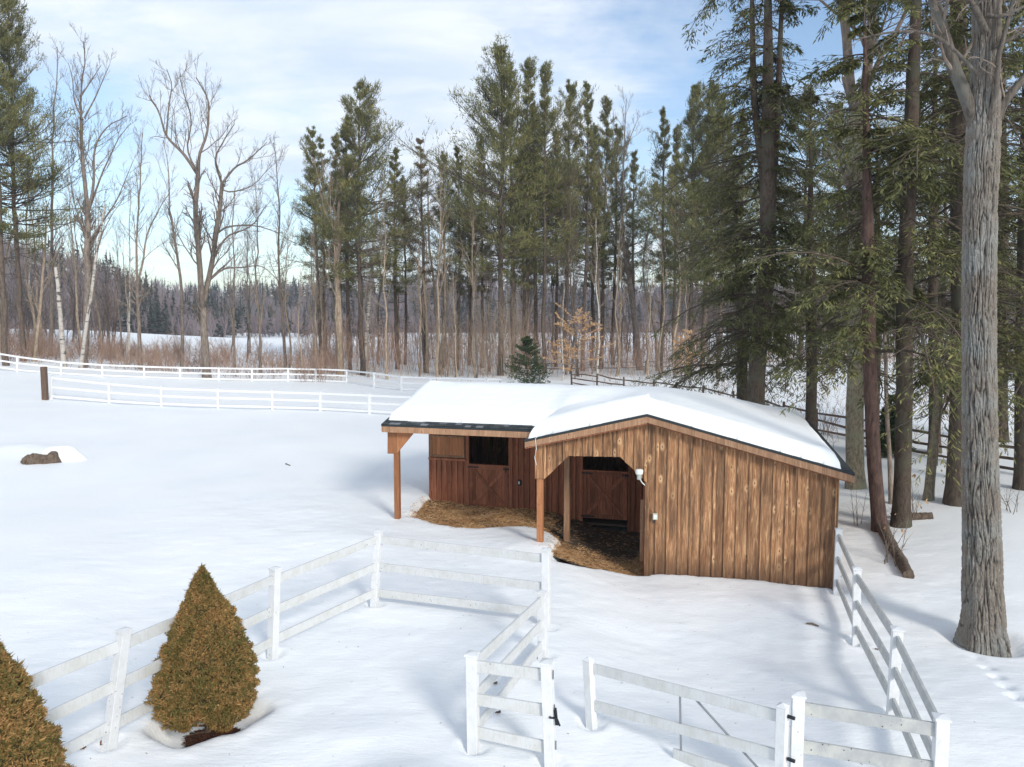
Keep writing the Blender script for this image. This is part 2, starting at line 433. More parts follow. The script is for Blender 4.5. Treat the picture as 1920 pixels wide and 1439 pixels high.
def build_shed():
    root = empty('horse_shed', (OB[0], OB[1], 0), 'L-shaped brown board-and-batten horse shed with open front overhang under a snowy roof', 'shed', rz=-TH)
    W, RW = M['wall'], M['redwall']
    # ---- roof slab (shingles)
    top = [(UL, VA), (-.3, VA), (UP, VR), (UL, VR), (-.3, -.3), (UP, -.3), (UR, -.3), (UR, VBK), (UL, VBK)]
    mb = MB(); th = .055
    zt = [float(roofz(np.float64(a), np.float64(b))) for a, b in top]
    V = [(a, b, z) for (a, b), z in zip(top, zt)] + [(a, b, z - th) for (a, b), z in zip(top, zt)]
    tq = [(0, 1, 2, 3), (4, 5, 2, 1), (5, 6, 7, 2), (3, 2, 7, 8)]
    bq = [tuple(i + 9 for i in f[::-1]) for f in tq]
    ring = [0, 1, 4, 5, 6, 7, 8, 3]
    sq = [(ring[i], ring[(i + 1) % 8], ring[(i + 1) % 8] + 9, ring[i] + 9) for i in range(8)]
    sq = [f[::-1] for f in sq]
    mb.add(V, quads=tq + bq + sq)
    roof = mb.build('roof', M['shingle'], root)
    # individual shingle tabs along the visible front edges (a piece of the roof's own surface)
    sh = MB()
    x = UL + .03
    while x < -.34:
        w = .14 + .12 * rng.random()
        for row in range(2):
            y0 = VA - .012 + row * .13; y1 = y0 + .15; xo = x + row * .07
            z0 = float(roofz(xo, max(y0, VA))) + .006 + row * .004; z1 = float(roofz(xo, y1)) + .004 + row * .004
            if xo + w < -.34: sh.hexa([(xo, y0, z0), (xo + w - .01, y0, z0), (xo, y1, z1), (xo + w - .01, y1, z1), (xo, y0, z0 + .012), (xo + w - .01, y0, z0 + .012), (xo, y1, z1 + .006), (xo + w - .01, y1, z1 + .006)])
        x += w
    k = NT('shingle_tab'); r = k.ramp(k.rnd(), [(.0, (.022, .03, .034)), (.7, (.05, .06, .065)), (1, (.20, .21, .23))]); k.done(r, .85)
    sh.build('shingle_course', k.m, roof)

    # ---- board and batten walls
    def boardwall(name, mat, a, b, fixed, axis, side, zb, zt, bw=.205, t=.022, batten=True, breaks=(), skip=()):
        """boards run from a to b along axis (0: u, 1: v) at the fixed other coordinate; side = outward sign"""
        mb = MB()
        def put(s0, s1, o0, o1, r, cut=0):
            o0, o1 = sorted((fixed + side * o0, fixed + side * o1))
            v = []
            for zf in (zb, zt):
                for o in (o0, o1):
                    for s in (s0, s1):
                        z = zf(s) + (cut if zf is zb else 0)
                        v.append((s, o, z) if axis == 0 else (o, s, z))
            mb.hexa(v if axis == 0 else [v[i] for i in (0, 2, 1, 3, 4, 6, 5, 7)], r)
        n = max(1, round((b - a) / bw)); ed = np.linspace(a, b, n + 1)
        for i in range(n):
            r = rng.random(); jit = rng.random() * .006; ct = rng.random() * .03
            cuts = sorted([ed[i], ed[i + 1]] + [x for x in breaks if ed[i] < x < ed[i + 1]])
            for s0, s1 in zip(cuts[:-1], cuts[1:]):
                if any(k0 - 1e-3 <= s0 and s1 <= k1 + 1e-3 for k0, k1 in skip): continue
                put(s0 + .0015, s1 - .0015, -t / 2 + jit, t / 2 + jit, r, 0)
        if batten:
            for i in range(n + 1):
                s = ed[i] + rng.normal() * .006
                if any(k0 - .03 < s < k1 + .03 for k0, k1 in skip): continue
                s0, s1 = max(s - .027, a), min(s + .027, b)
                put(s0, s1, t / 2 + .007, t / 2 + .042, rng.random(), 0)
        return mb.build(name, mat, root, bevel=.003)
    rz = lambda u, v, d=.07: float(roofz(np.float64(u), np.float64(v))) - d
    # gable end facing the viewer, with the chamfered opening cut into its left half
    c = [BV(1005, 898, 0), BV(1022, 898, 0), BV(1066, 855, 0), BV(1163, 857, 0), BV(1211, 903, 0)]
    xs = [-.10, c[1][0], c[2][0], c[3][0], c[4][0]]; zs = [c[1][1], c[1][1], c[2][1], c[3][1], c[4][1]]
    jamb = xs[4]
    boardwall('gable_boards', W, -.10, jamb, 0, 0, -1, lambda u: float(np.interp(u, xs, zs)), lambda u: rz(u, -.05), bw=.235, breaks=xs[1:4])
    boardwall('gable_wall', W, jamb, UR - .3, 0, 0, -1, lambda u: -.85, lambda u: rz(u, -.05), bw=.25)
    # right, back and left outer walls
    boardwall('side_wall', W, .03, VBK - .313, UR - .3, 1, 1, lambda v: -.7, lambda v: rz(UR - .3, v))
    boardwall('back_wall', W, UL + .27, UR - .27, VBK - .3, 0, 1, lambda u: -.5, lambda u: rz(u, VBK - .3))
    boardwall('left_wall', W, VR + .03, VBK - .313, UL + .3, 1, -1, lambda v: -.5, lambda v: rz(UL + .3, v))
    # partition of the gable wing seen through the opening (faces left)
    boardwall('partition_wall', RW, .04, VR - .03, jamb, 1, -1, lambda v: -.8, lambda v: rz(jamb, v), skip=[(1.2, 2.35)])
    # inner stall wall with two dutch doors and a shuttered window
    d1 = (BV(880, 818, VR)[0], BV(954, 818, VR)[0]); d2 = (BV(1094, 857, VR)[0], BV(1178, 857, VR)[0]); wn = (BV(808, 818, VR)[0], BV(872, 818, VR)[0])
    zh = 2.16                                    # head of the openings
    zsill = BV(916, 872, VR)[1]
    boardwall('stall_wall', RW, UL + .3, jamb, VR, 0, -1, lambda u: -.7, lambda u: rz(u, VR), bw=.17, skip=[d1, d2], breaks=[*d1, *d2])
    for d in (d1, d2): mb = MB(); mb.box(d[0], d[1], VR - .01, VR + .012, zh, rz(0, VR)); mb.build('lintel_board', RW, root)
    for di, d in enumerate((d1, d2)):
        zb_ = -.22 if di == 0 else -.30; zt_ = zsill - .02
        dm = MB(); n = 6; ed = np.linspace(d[0] + .012, d[1] - .012, n + 1)
        for i in range(n): dm.box(ed[i] + .002, ed[i + 1] - .002, VR - .03, VR - .004, zb_, zt_)
        door = dm.build('stall_door', RW, root, bevel=.002)
        fr = MB(); y0, y1 = VR - .052, VR - .0305; w = .11
        fr.box(d[0] + .01, d[0] + .01 + w, y0, y1, zb_, zt_); fr.box(d[1] - .01 - w, d[1] - .01, y0, y1, zb_, zt_)
        fr.box(d[0] + .012 + w, d[1] - .012 - w, y0, y1, zb_, zb_ + w); fr.box(d[0] + .012 + w, d[1] - .012 - w, y0, y1, zt_ - w, zt_)
        fr.build('door_frame', RW, door, bevel=.003)
        x0, x1, za, zc = d[0] + .02 + w, d[1] - .02 - w, zb_ + w + .01, zt_ - w - .01
        for a, b, o in (((x0, za), (x1, zc), 0), ((x0, zc), (x1, za), .004)):
            bb = MB(); bb.beam((a[0], VR - .042 - o, a[1]), (b[0], VR - .042 - o, b[1]), .02, .085, up=(0, 1, 0.0001)); 
            bb = MB(); dx, dz = b[0] - a[0], b[1] - a[1]; L = math.hypot(dx, dz); px_, pz_ = -dz / L * .045, dx / L * .045
            yy0, yy1 = VR - .051 - o, VR - .031
            bb.prism([(a[0] + px_, a[1] + pz_), (a[0] - px_, a[1] - pz_), (b[0] - px_, b[1] - pz_), (b[0] + px_, b[1] + pz_)], yy0, yy1, lambda p, q, w_: (p, w_, q))
            bb.build('door_brace', RW, door)
        hg = MB(); hg.box(d[0] - .05, d[0] + .34, VR - .062, VR - .053, zb_ + .03, zb_ + .075); hg.build('strap_hinge', M['dark'], door)
        hg = MB(); hg.box(d[0] - .04, d[0] + .30, VR - .062, VR - .053, zt_ - .08, zt_ - .04); hg.build('strap_hinge', M['dark'], door)
        lt = MB(); lt.box(d[1] - .16, d[1] + .03, VR - .068, VR - .054, zt_ - .10, zt_ - .05); lt.tube([(d[1] - .07, VR - .075, zt_ - .02), (d[1] - .07, VR - .085, zt_ - .1), (d[1] - .08, VR - .075, zt_ - .18)], .012, 6)
        lt.build('door_latch', M['dark'], door)
        jb = MB()
        for s0 in (d[0] - .085, d[1] + .005): jb.box(s0, s0 + .08, VR - .055, VR - .0405, -.6, zh)
        jb.box(d[0] - .085, d[1] + .085, VR - .058, VR - .0405, zh + .002, zh + .09)
        jb.build('door_casing', RW, root, bevel=.003)
        sl = MB(); sl.box(d[0] - .02, d[1] + .02, VR - .075, VR + .03, zsill - .018, zsill + .015); sl.build('door_sill', M['trim'] if di == 9 else RW, root)
    # dark open stall behind the half doors: a plank floor to the interior
    fl = MB(); fl.box(UL + .33, UR - .33, VR + .03, VBK - .34, -.52, -.46); fl.build('stall_floor', M['dirt'], root)
    # shutter
    z0, z1 = BV(840, 857, VR)[1], BV(840, 817, VR)[1]
    s = MB(); n = 7; ed = np.linspace(wn[0] + .05, wn[1] - .05, n + 1)
    for i in range(n): s.box(ed[i] + .0015, ed[i + 1] - .0015, VR - .055, VR - .041, z0 + .06, z1 - .05)
    shut = s.build('window_shutter', M['post'], root, bevel=.002)
    s = MB(); y0, y1 = VR - .072, VR - .041
    s.box(wn[0], wn[0] + .05, y0, y1, z0, z1); s.box(wn[1] - .05, wn[1], y0, y1, z0, z1); s.box(wn[0] + .052, wn[1] - .052, y0, y1, z1 - .05, z1); s.box(wn[0] + .052, wn[1] - .052, y0, y1, z0, z0 + .06)
    s.build('shutter_frame', M['trim'], shut, bevel=.003)
    s = MB(); s.box(wn[0] - .05, wn[1] + .05, VR - .11, VR - .041, z0 - .09, z0 - .03); s.build('window_sill', RW, root)
    # posts
    P = M['post']
    def post(u, v, zt_, name='post', w=.145, mat=P):
        m = MB(); m.box(u - w / 2, u + w / 2, v - w / 2, v + w / 2, -.75, zt_); return m.build(name, mat, root, bevel=.008)
    post(0.0, .085, ZE - .12); post(UL + .3, VA + .34, ZE - .12)
    iu, iz = BV(1063, 980, VA + .34); post(iu, VA + .34, ZE - .06, mat=M['trim'])
    # corner boards, header beams, fascias and rakes
    m = MB(); m.box(jamb - .004, jamb + .09, -.075, -.0545, -.85, c[4][1] - .01); m.build('jamb_board', W, root)
    m = MB(); m.box(jamb - .17, jamb - .04, .55, .6, -.35, 1.15); m.build('hanging_board', M['trim'], root, bevel=.004)
    m = MB(); m.box(UL + .32, -.02, VA + .29, VA + .40, ZE - .24, ZE - .04); m.build('header_beam', P, root, bevel=.006)
    m = MB(); m.box(UL + .24, UL + .36, VA + .41, VR - .04, ZE - .20, ZE - .02); m.build('end_beam', P, root, bevel=.006)
    m = MB(); m.box(-.06, .06, .16, VA + .28, ZE - .16, ZE + .02); m.build('side_beam', P, root, bevel=.006)
    m = MB(); m.box(UL + .01, -.335, VA + .004, VA + .034, ZE - .215, ZE - .058); m.build('fascia', M['trim'], root, bevel=.004)
    m = MB(); m.box(UL + .05, -.1, VA + .04, VA + .28, ZE - .20, ZE - .185); m.build('soffit', RW, root)
    m = MB(); m.box(-.296, -.266, -.26, VA + .0, ZE - .20, ZE - .057); m.build('wing_fascia', M['trim'], root, bevel=.004)
    m = MB(); m.box(UR - .034, UR - .004, -.26, VBK - .004, ZR - .19, ZR - .057); m.build('wing_fascia', M['trim'], root, bevel=.004)
    for a, b in (((-.29, ZE), (UP, ZP)), ((UP, ZP), (UR - .005, ZR))):
        m = MB(); m.prism([(a[0], a[1] - .057), (b[0], b[1] - .057), (b[0], b[1] - .21), (a[0], a[1] - .19)], -.294, -.262, lambda p, q, w_: (p, w_, q)); m.build('rake_board', M['trim'], root, bevel=.004)
        m = MB(); m.prism([(a[0], a[1] - .20), (b[0], b[1] - .215), (b[0], b[1] - .235), (a[0], a[1] - .22)], -.26, -.045, lambda p, q, w_: (p, w_, q)); m.build('rake_soffit', RW, root)
    m = MB(); m.prism([(VA + .005, ZE - .057), (VR, ZP - .057), (VR, ZP - .21), (VA + .005, ZE - .2)], UL + .005, UL + .035, lambda p, q, w_: (w_, p, q)); m.build('rake_board', M['trim'], root, bevel=.004)
    # gusset boards at the left post (chamfered) and along the left end
    g = [BV(727, 808, VA + .26), BV(727, 851, VA + .26), BV(744, 851, VA + .26), BV(778, 814, VA + .26)]
    zt_ = ZE - .216
    m = MB()
    m.prism([(g[0][0], zt_), (g[1][0], g[1][1]), (g[2][0], g[2][1]), (g[2][0], zt_)], VA + .245, VA + .265, lambda p, q, w_: (p, w_, q), .2)
    m.prism([(g[2][0] + .004, zt_), (g[2][0] + .004, g[2][1]), (g[3][0], zt_)], VA + .245, VA + .265, lambda p, q, w_: (p, w_, q), .7)
    m.build('corner_gusset', M['post'], root)
    a0 = BV(793, 813, VR - .1); a1 = BV(800, 828, VR - .1)
    m = MB(); m.prism([(VR - .45, ZE - .21), (VR - .05, ZE - .21), (VR - .05, ZE - .6)], UL + .26, UL + .34, lambda p, q, w_: (w_, p, q)); m.build('corner_gusset', P, root)
    m = MB(); m.box(UL + .275, UL + .325, VR - .06, VR + .02, -.6, ZE + .1); m.build('corner_board', RW, root)
    # yard light on the gable, its switch box and cable
    lu, lz = BV(1199, 888, -.1)
    lt = MB()
    pr = [(.0, .0), (.075, .005), (.088, .03), (.09, .10), (.075, .125), (.0, .13)]
    lt.tube([(lu, -.15, lz - .02 + h) for _, h in pr], [max(r, .002) for r, _ in pr], 20); light = lt.build('yard_light', M['lamp'], root, smooth=True)
    lt = MB(); lt.tube([(lu, -.15, lz - .13), (lu, -.15, lz - .02)], [.05, .056], 16); lt.box(lu - .03, lu + .03, -.15, -.045, lz - .10, lz - .05)
    lt.build('lamp_base', m_plain('lamp_base', (.45, .5, .48), .5, .3, .2), light, smooth=False)
    cb = MB(); cb.tube([(lu + .01, -.10, lz - .13), (lu + .06, -.06, lz - .22), (lu + .15, -.05, lz - .30)], .012, 6); cb.build('lamp_cable', M['lamp'], light)
    ou, oz = BV(1229, 968, -.05)
    o = MB(); o.box(ou - .055, ou + .055, -.125, -.054, oz - .075, oz + .075); ob_ = o.build('outlet_box', m_plain('outlet_plastic', (.5, .5, .4), .5), root, bevel=.008)
    o = MB(); o.box(ou - .035, ou + .035, -.134, -.1255, oz - .05, oz + .05); o.build('outlet_cover', M['lamp'], ob_)
    o = MB(); o.tube([(ou - .02, -.07, oz - .075), (ou - .02, -.07, oz - .16)], .016, 8); o.build('outlet_conduit', M['dark'], ob_)
    ou, oz = BV(974, 905, VR - .05)
    o = MB(); o.box(ou - .05, ou + .05, VR - .10, VR - .042, oz - .08, oz + .08); o.build('outlet_box', M['dark'], root, bevel=.006)
    o = MB(); o.box(ou - .02, ou + .02, VR - .106, VR - .1005, oz - .04, oz + .04); o.build('switch_plate', M['lamp'], root)
    w = [BV(x, y, -.30) for x, y in ((1075, 806), (1040, 812), (1012, 818), (1004, 823), (1006, 842), (1003, 858), (1006, 872))]
    o = MB(); o.tube([(a, -.312 - .01 * (i % 2), z + (.04 if i < 3 else 0)) for i, (a, z) in enumerate(w)], .007, 5); o.build('loose_wire', M['lamp'], root)
    return root
shed = build_shed()

# snow lying on the shed roof
def build_roofsnow():
    st = .03
    us = np.arange(UL, UR + st, st); vs = np.arange(-.3, VBK + st, st)
    U, Vv = np.meshgrid(us, vs, indexing='ij')
    n1 = vnoise2(U * 2.1 + 40, Vv * 2.1 + 40, seed=3); n2 = vnoise2(U * 7 + 40, Vv * 7 + 40, seed=4); n3 = vnoise2(U * .7 + 9, Vv * .7 + 9, seed=5)
    # signed distance to the L outline with an inset for each edge
    dl = U - (UL + .10); dr = (UR - .26) - U; db = (VBK - .1) - Vv
    df_main = Vv - (VA + .26); df_wing = Vv - (-.3 + .045); dl_wing = U - (-.3 + .10)
    A = np.minimum(np.minimum(dl, dr), np.minimum(db, df_main))
    Wg = np.minimum(np.minimum(dl_wing, dr), np.minimum(db, df_wing))
    d = np.maximum(A, Wg) + (n1 - .5) * .04 + (n2 - .5) * .02
    rr = .33
    T = (.32 + .07 * (n3 - .5)) * np.sqrt(np.clip(1 - (1 - np.clip(d / rr, 0, 1)) ** 2, 0, 1))
    # smooth roof (wind fills the valley, rounds the ridge)
    z = np.zeros_like(U); wsum = 0
    for a in np.linspace(-.6, .6, 7):
        for b in np.linspace(-.6, .6, 7):
            z += roofz(U + a, Vv + b); wsum += 1
    z = z / wsum; z0 = roofz(U, Vv)
    k = np.clip((d - .25) / 1.0, 0, 1); zz = z0 + np.maximum((z - z0) * k, -.45 * T) + T + .012 * (n2 - .5) * np.clip(d / .2, 0, 1)
    # the wing's pillow sits a little proud of the main roof's
    zz += .10 * sstep(-.05, .5, Wg) * (1 - sstep(.5, 1.7, Wg)) * (Vv < VR) * (1 - sstep(2.4, 3.9, Vv)) * (U < UP)
    idx = -np.ones(U.shape, int); ok = d > -st * .6
    zz = np.where(d <= 0, z0 + .008, np.maximum(zz, z0 + .008))
    keep = ok; pk = np.pad(keep, 1); inn = pk[:-2, 1:-1] & pk[2:, 1:-1] & pk[1:-1, :-2] & pk[1:-1, 2:] & pk[:-2, :-2] & pk[2:, 2:] & pk[:-2, 2:] & pk[2:, :-2]
    zz = np.where(inn, zz, z0 - .012); idx[keep] = np.arange(keep.sum())
    f = keep[:-1, :-1] & keep[1:, :-1] & keep[1:, 1:] & keep[:-1, 1:]
    i, j = np.where(f)
    q = np.stack([idx[i, j], idx[i + 1, j], idx[i + 1, j + 1], idx[i, j + 1]], 1)
    mb = MB(); mb.add(np.stack([U[keep], Vv[keep], zz[keep]], 1), quads=q)
    o = mb.build('roof_snow', M['roofsnow'], smooth=True)
    o.location = (OB[0], OB[1], 0); o.rotation_euler = (0, 0, -TH)
    tag(o, 'thick smooth blanket of white snow lying on the horse shed roof', 'snow')
build_roofsnow()

# ================================================================== fences
def vinyl_fence(name, label, spans, fr=(.14, .48, .82), pw=.13, rail=(.038, .15), mat=None, group=None, cap=True, railmat=None, bury=.3, droop=0):
    """spans: list of post chains; each post (base xyz, top xyz); consecutive posts are joined by three rails"""
    mat = mat or M['vinyl']; railmat = railmat or mat
    p0 = spans[0][0][0]
    root = empty(name, tuple(p0), label, 'fence', group)
    done = set()
    for chain in spans:
        for i, (b, t) in enumerate(chain):
            key = tuple(np.round(b, 3))
            nb = chain[i + 1][0] if i + 1 < len(chain) else chain[i - 1][0]
            dr = nb[:2] - b[:2]; dr /= np.linalg.norm(dr); pr = np.array([-dr[1], dr[0]])
            if key not in done:
                done.add(key); m = MB()
                def ring(c, w): return [np.array([c[0], c[1], c[2]]) + np.append(dr * sx * w + pr * sy * w, 0) for sy in (-1, 1) for sx in (-1, 1)]
                ax = (t - b) / np.linalg.norm(t - b)
                lo = b - ax * bury; hi = t - ax * .045
                m.hexa(ring(lo, pw / 2) + ring(hi, pw / 2))
                po = m.build('post', mat, root, loc=p0, bevel=.006); po.location = (0, 0, 0)
                m = MB(); r0 = ring(hi, pw / 2 + .012); r1 = ring(hi + ax * .025, pw / 2 + .012)
                m.hexa(r0 + r1); tp = t; rr = ring(hi + ax * .0251, pw / 2 + .010)
                m.add(rr + [tp], tris=[(0, 1, 4), (1, 3, 4), (3, 2, 4), (2, 0, 4)])
                if cap:
                    c_ = m.build('post_cap', mat, po, loc=p0, bevel=0); c_.location = (0, 0, 0)
        for (b0, t0), (b1, t1) in zip(chain[:-1], chain[1:]):
            for f in fr:
                a = t0 + (b0 - t0) * f; b = t1 + (b1 - t1) * f
                d = (b - a) / np.linalg.norm(b - a)
                j = rng.normal(size=2) * .008
                m = MB(); m.beam(a + d * pw * .45 + [0, 0, j[0]], b - d * pw * .45 + [0, 0, j[1]], rail[0], rail[1])
                rr = m.build('rail', railmat, root, loc=p0, bevel=.005); rr.location = (0, 0, 0)
    return root
def pst(tx, ty, bx, by):
    b = Gt(bx, by); d = ray(tx, ty); z = CH + d[2] * b[1] / d[1]; t = np.array([d[0] * b[1] / d[1], b[1], z])
    PITS.append((b[0], b[1], .17, .07)); return b - [0, 0, .03], t
# near paddock
pA = pst(233, 1178, 204, 1396); pB = pst(516, 1063, 511, 1228); pC = pst(710, 992, 702, 1134)
dAB = pB[0] - pA[0]; dB = pA[0] - dAB * 1.05
pZ = (np.array([dB[0], dB[1], float(Tbase(dB[0], dB[1]))]), np.array([dB[0] - .1, dB[1] - .05, float(Tbase(dB[0], dB[1])) + 1.5]))
bD, tD = post_at(1024, 1028, 1.42); PITS.append((bD[0], bD[1], .17, .07)); pD = (bD, tD)
vinyl_fence('paddock_fence', 'white rail fence behind the cone-shaped spruce, running to a corner in front of the shed', [[pZ, pA, pB, pC, pD]], railmat=M['vinyl_dirty'])
pE = pst(1016, 1107, 1018, 1229); pF = pst(885, 1222, 888, 1400); pG = pst(1025, 1237, 1033, 1432)
fe = vinyl_fence('entrance_fence', 'short white rail fence turning a corner to the latch post beside the open gate', [[pE, pF, pG]], railmat=M['vinyl_dirty'])
# latch and strike plates on the jamb post
lp0 = pE[0]; b, t = pG
def onpost(f): return t + (b - t) * f
m = MB(); q = onpost(.5)
m.beam(q + [.075, -.05, .06], q + [.095, -.06, -.12], .02, .035); m.beam(q + [-.0, -.085, -.01], q + [.10, -.07, -.03], .02, .02); m.beam(q + [.07, -.05, .02], q + [.13, -.06, -.13], .018, .02); m.tube([q + [.08, -.07, .1], q + [.085, -.08, 0]], .012, 6)
o = m.build('gate_latch', M['dark'], fe, loc=lp0); o.location = (0, 0, 0)
for f in (.1, .42, .76):
    q = onpost(f); m = MB(); m.box(q[0] + .066, q[0] + .076, q[1] - .05, q[1] - .035, q[2] - .09, q[2] + .02); o = m.build('post_slot', M['dark'], fe, loc=lp0); o.location = (0, 0, 0)
# right-hand fence with gate post
gp = post_at(1497, 1297, 1.30); lastp = post_at(1766, 1340, 1.25)
r1 = pst(1573, 990, 1568, 1110); r2 = pst(1607, 1063, 1605, 1203); r3 = pst(1683, 1175, 1672, 1342)
PITS.append((gp[0][0], gp[0][1], .17, .05)); PITS.append((lastp[0][0], lastp[0][1], .17, .05))
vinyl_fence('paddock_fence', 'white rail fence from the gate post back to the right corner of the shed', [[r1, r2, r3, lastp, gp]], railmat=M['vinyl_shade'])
# gate leaf
gl = pst(1103, 1232, 1111, 1354); gs = post_at(1468, 1318, 1.18)
root = empty('farm_gate', tuple(gs[0]), 'open white farm gate with a metal rod brace, swung out over the snow', 'gate')
def gpart(m, name, mat, bevel=.005):
    o = m.build(name, mat, root, loc=gs[0], bevel=bevel); o.location = (0, 0, 0); return o
for (b, t), nm in ((gl, 'stile'), (gs, 'stile')):
    m = MB(); w = .055; dr = gs[0][:2] - gl[0][:2]; dr /= np.linalg.norm(dr); pr = np.array([-dr[1], dr[0]])
    def ring(c, w): return [np.array(c) + np.append(dr * sx * w + pr * sy * w, 0) for sy in (-1, 1) for sx in (-1, 1)]
    m.hexa(ring(b - [0, 0, .25], w) + ring(t - [0, 0, .04], w)); s_ = gpart(m, 'stile', M['vinyl'])
    m = MB(); m.add(ring(t - [0, 0, .0398], w + .008) + [t], tris=[(0, 1, 4), (1, 3, 4), (3, 2, 4), (2, 0, 4)], quads=[(0, 2, 3, 1)])
    c_ = m.build('post_cap', M['vinyl'], s_, loc=gs[0]); c_.location = (0, 0, 0)
dg = nrm(gs[0] - gl[0])
def gpt(px, py):        # point of the gate's plane seen at a pixel
    n = np.cross(dg, [0, 0, 1.]); n /= np.linalg.norm(n); d = ray(px, py); c0 = np.array([0, 0, CH]); t = ((gl[0] - c0) @ n) / (d @ n); return c0 + d * t
for a, b in (((1110, 1253), (1460, 1343)), ((1112, 1322), (1460, 1417)), ((1263, 1413), (1460, 1478))):
    m = MB(); m.beam(gpt(*a), gpt(*b), .038, .135); gpart(m, 'gate_rail', M['vinyl_dirty'])
m = MB(); m.tube([gpt(1275, 1303), gpt(1277, 1412)], .014, 8); gpart(m, 'metal_rod', M['metal'], 0)
off = np.cross(dg, [0, 0, 1.]) * .035; off = off if off[1] > 0 else -off
m = MB(); m.tube([gpt(1300, 1312) + off, gpt(1425, 1450) + off], .014, 8); gpart(m, 'diagonal_brace', M['metal'], 0)
for py in (1345, 1425):
    m = MB(); q = gpt(1482, py); m.beam(q - dg * .035, q + dg * .05, .03, .03); gpart(m, 'hinge', M['dark'], 0)

# fences out in the field
def fieldchain(pix, hs=None, h=1.32):
    out = []
    for i, (x, yt, yb) in enumerate(pix):
        b = Gt(x, yb); tt = D(x, yt, b[1]); out.append((b, tt))
    return out
nf = fieldchain([(97, 703, 749), (205, 716, 757), (303, 724, 762), (409, 728, 766), (511, 731, 768), (601, 734, 771), (693, 738, 776), (780, 741, 780), (860, 744, 784)])
vinyl_fence('field_fence', 'nearer white field fence, running right from a dark wooden post across the snow', [nf], fr=(.12, .5, .88), pw=.13, rail=(.04, .125), mat=M['vinyl_far'], cap=True)
ff = fieldchain([(33, 667, 697), (115, 678, 703), (192, 683, 707), (270, 686, 710), (338, 688, 712), (410, 689, 714), (472, 690, 715), (540, 690, 715), (592, 691, 716), (650, 693, 719), (701, 698, 727), (753, 705, 733), (808, 707, 735), (862, 708, 736), (915, 709, 737), (960, 711, 738)])
q0 = ff[0][0] + (ff[0][0] - ff[1][0]) * 1.0; q0[2] = ff[0][0][2] + .45; ff = [(q0, q0 + [0, 0, 1.35])] + ff
vinyl_fence('field_fence', 'farther white field fence along the edge of the bare woods, rising to the left', [ff], fr=(.08, .48, .9), pw=.14, rail=(.045, .13), mat=M['vinyl_far'], cap=True)
b = Gt(85, 750); t = D(85, 688, b[1])
m = MB(); m.hexa([(b[0] + sx * .14, b[1] + sy * .14, z) for z in (b[2] - .4, t[2]) for sy in (-1, 1) for sx in (-1, 1)])
o = m.build('wooden_post', M['rail'], loc=b, bevel=.02); tag(o, 'dark square wooden post at the left end of the nearer field fence', 'post')

# brown split rail fences
def split_rail(label, pix, h, mat, rails=(.18, .55, .88), group=None):
    pts = [Gt(x, y) for x, y in pix]
    root = empty('split_rail_fence', tuple(pts[0]), label, 'fence', group)
    for p in pts:
        m = MB(); k = rng.normal(size=2) * .03
        m.tube([p - [0, 0, .3], p + [k[0] * .5, k[1] * .5, h * .5], p + [k[0], k[1], h]], [.085, .08, .07], 6); o = m.build('post', mat, root, loc=pts[0]); o.location = (0, 0, 0)
    for a, b in zip(pts[:-1], pts[1:]):
        n = max(1, int(round(np.linalg.norm(b - a) / 3.4)))
        for i in range(n):
            s0, s1 = a + (b - a) * i / n, a + (b - a) * (i + 1) / n
            s0 = np.array([s0[0], s0[1], float(Tbase(s0[0], s0[1]))]); s1 = np.array([s1[0], s1[1], float(Tbase(s1[0], s1[1]))])
            if i:
                m = MB(); k = rng.normal(size=2) * .04; m.tube([s0 - [0, 0, .3], s0 + [k[0], k[1], h]], [.085, .07], 6); o = m.build('post', mat, root, loc=pts[0]); o.location = (0, 0, 0)
            for f in rails:
                ze = h * (1 - f)
                m = MB(); e = rng.normal(size=3) * .05
                mid = (s0 + s1) / 2 + [0, 0, ze + e[2] * .6 - .02]
                m.tube([s0 + [0, 0, ze + e[0]], mid, s1 + [0, 0, ze + e[1]]], [.045, .06, .045], 6)
                o = m.build('rail', mat, root, loc=pts[0]); o.location = (0, 0, 0)
    return root
split_rail('brown split rail fence running down behind the shed and the hemlock trunks', [(1072, 722), (1225, 741), (1375, 769), (1530, 812), (1655, 836), (1785, 866), (1960, 900)], 1.15, M['rail'])
split_rail('weathered grey rail fence at the edge of the far woods behind the small spruce', [(1010, 704), (1110, 702), (1210, 700), (1330, 699), (1460, 699), (1600, 700)], 1.25, M['railgrey'], rails=(.1, .5))

# ================================================================== snow ground
poly_px = [(797, 934), (783, 952), (768, 967), (800, 975), (832, 984), (870, 988), (905, 988), (950, 985), (985, 984), (1012, 990), (1035, 999), (1047, 1010), (1040, 1022), (1034, 1032), (1040, 1048), (1080, 1059), (1120, 1066), (1165, 1073), (1213, 1078)]
POLY = [Gt(x, y)[:2] for x, y in poly_px]
jU = 2.52
for u, v in ((jU + .02, .02), (UR - .35, .05), (UR - .35, VBK - .4), (UL + .35, VBK - .4), (UL + .35, VR)):
    POLY.append(B2W(u, v))
POLY = np.array(POLY)
def poly_sd(X, Y):
    """signed distance, positive inside"""
    d = np.full(X.shape, 1e9); ins = np.zeros(X.shape, bool); n = len(POLY)
    for i in range(n):
        a, b = POLY[i], POLY[(i + 1) % n]; e = b - a
        t = np.clip(((X - a[0]) * e[0] + (Y - a[1]) * e[1]) / (e @ e), 0, 1)
        d = np.minimum(d, np.hypot(X - a[0] - t * e[0], Y - a[1] - t * e[1]))
        c = ((a[1] > Y) != (b[1] > Y)) & (X < (b[0] - a[0]) * (Y - a[1]) / (b[1] - a[1] + 1e-12) + a[0]); ins ^= c
    return np.where(ins, d, -d)
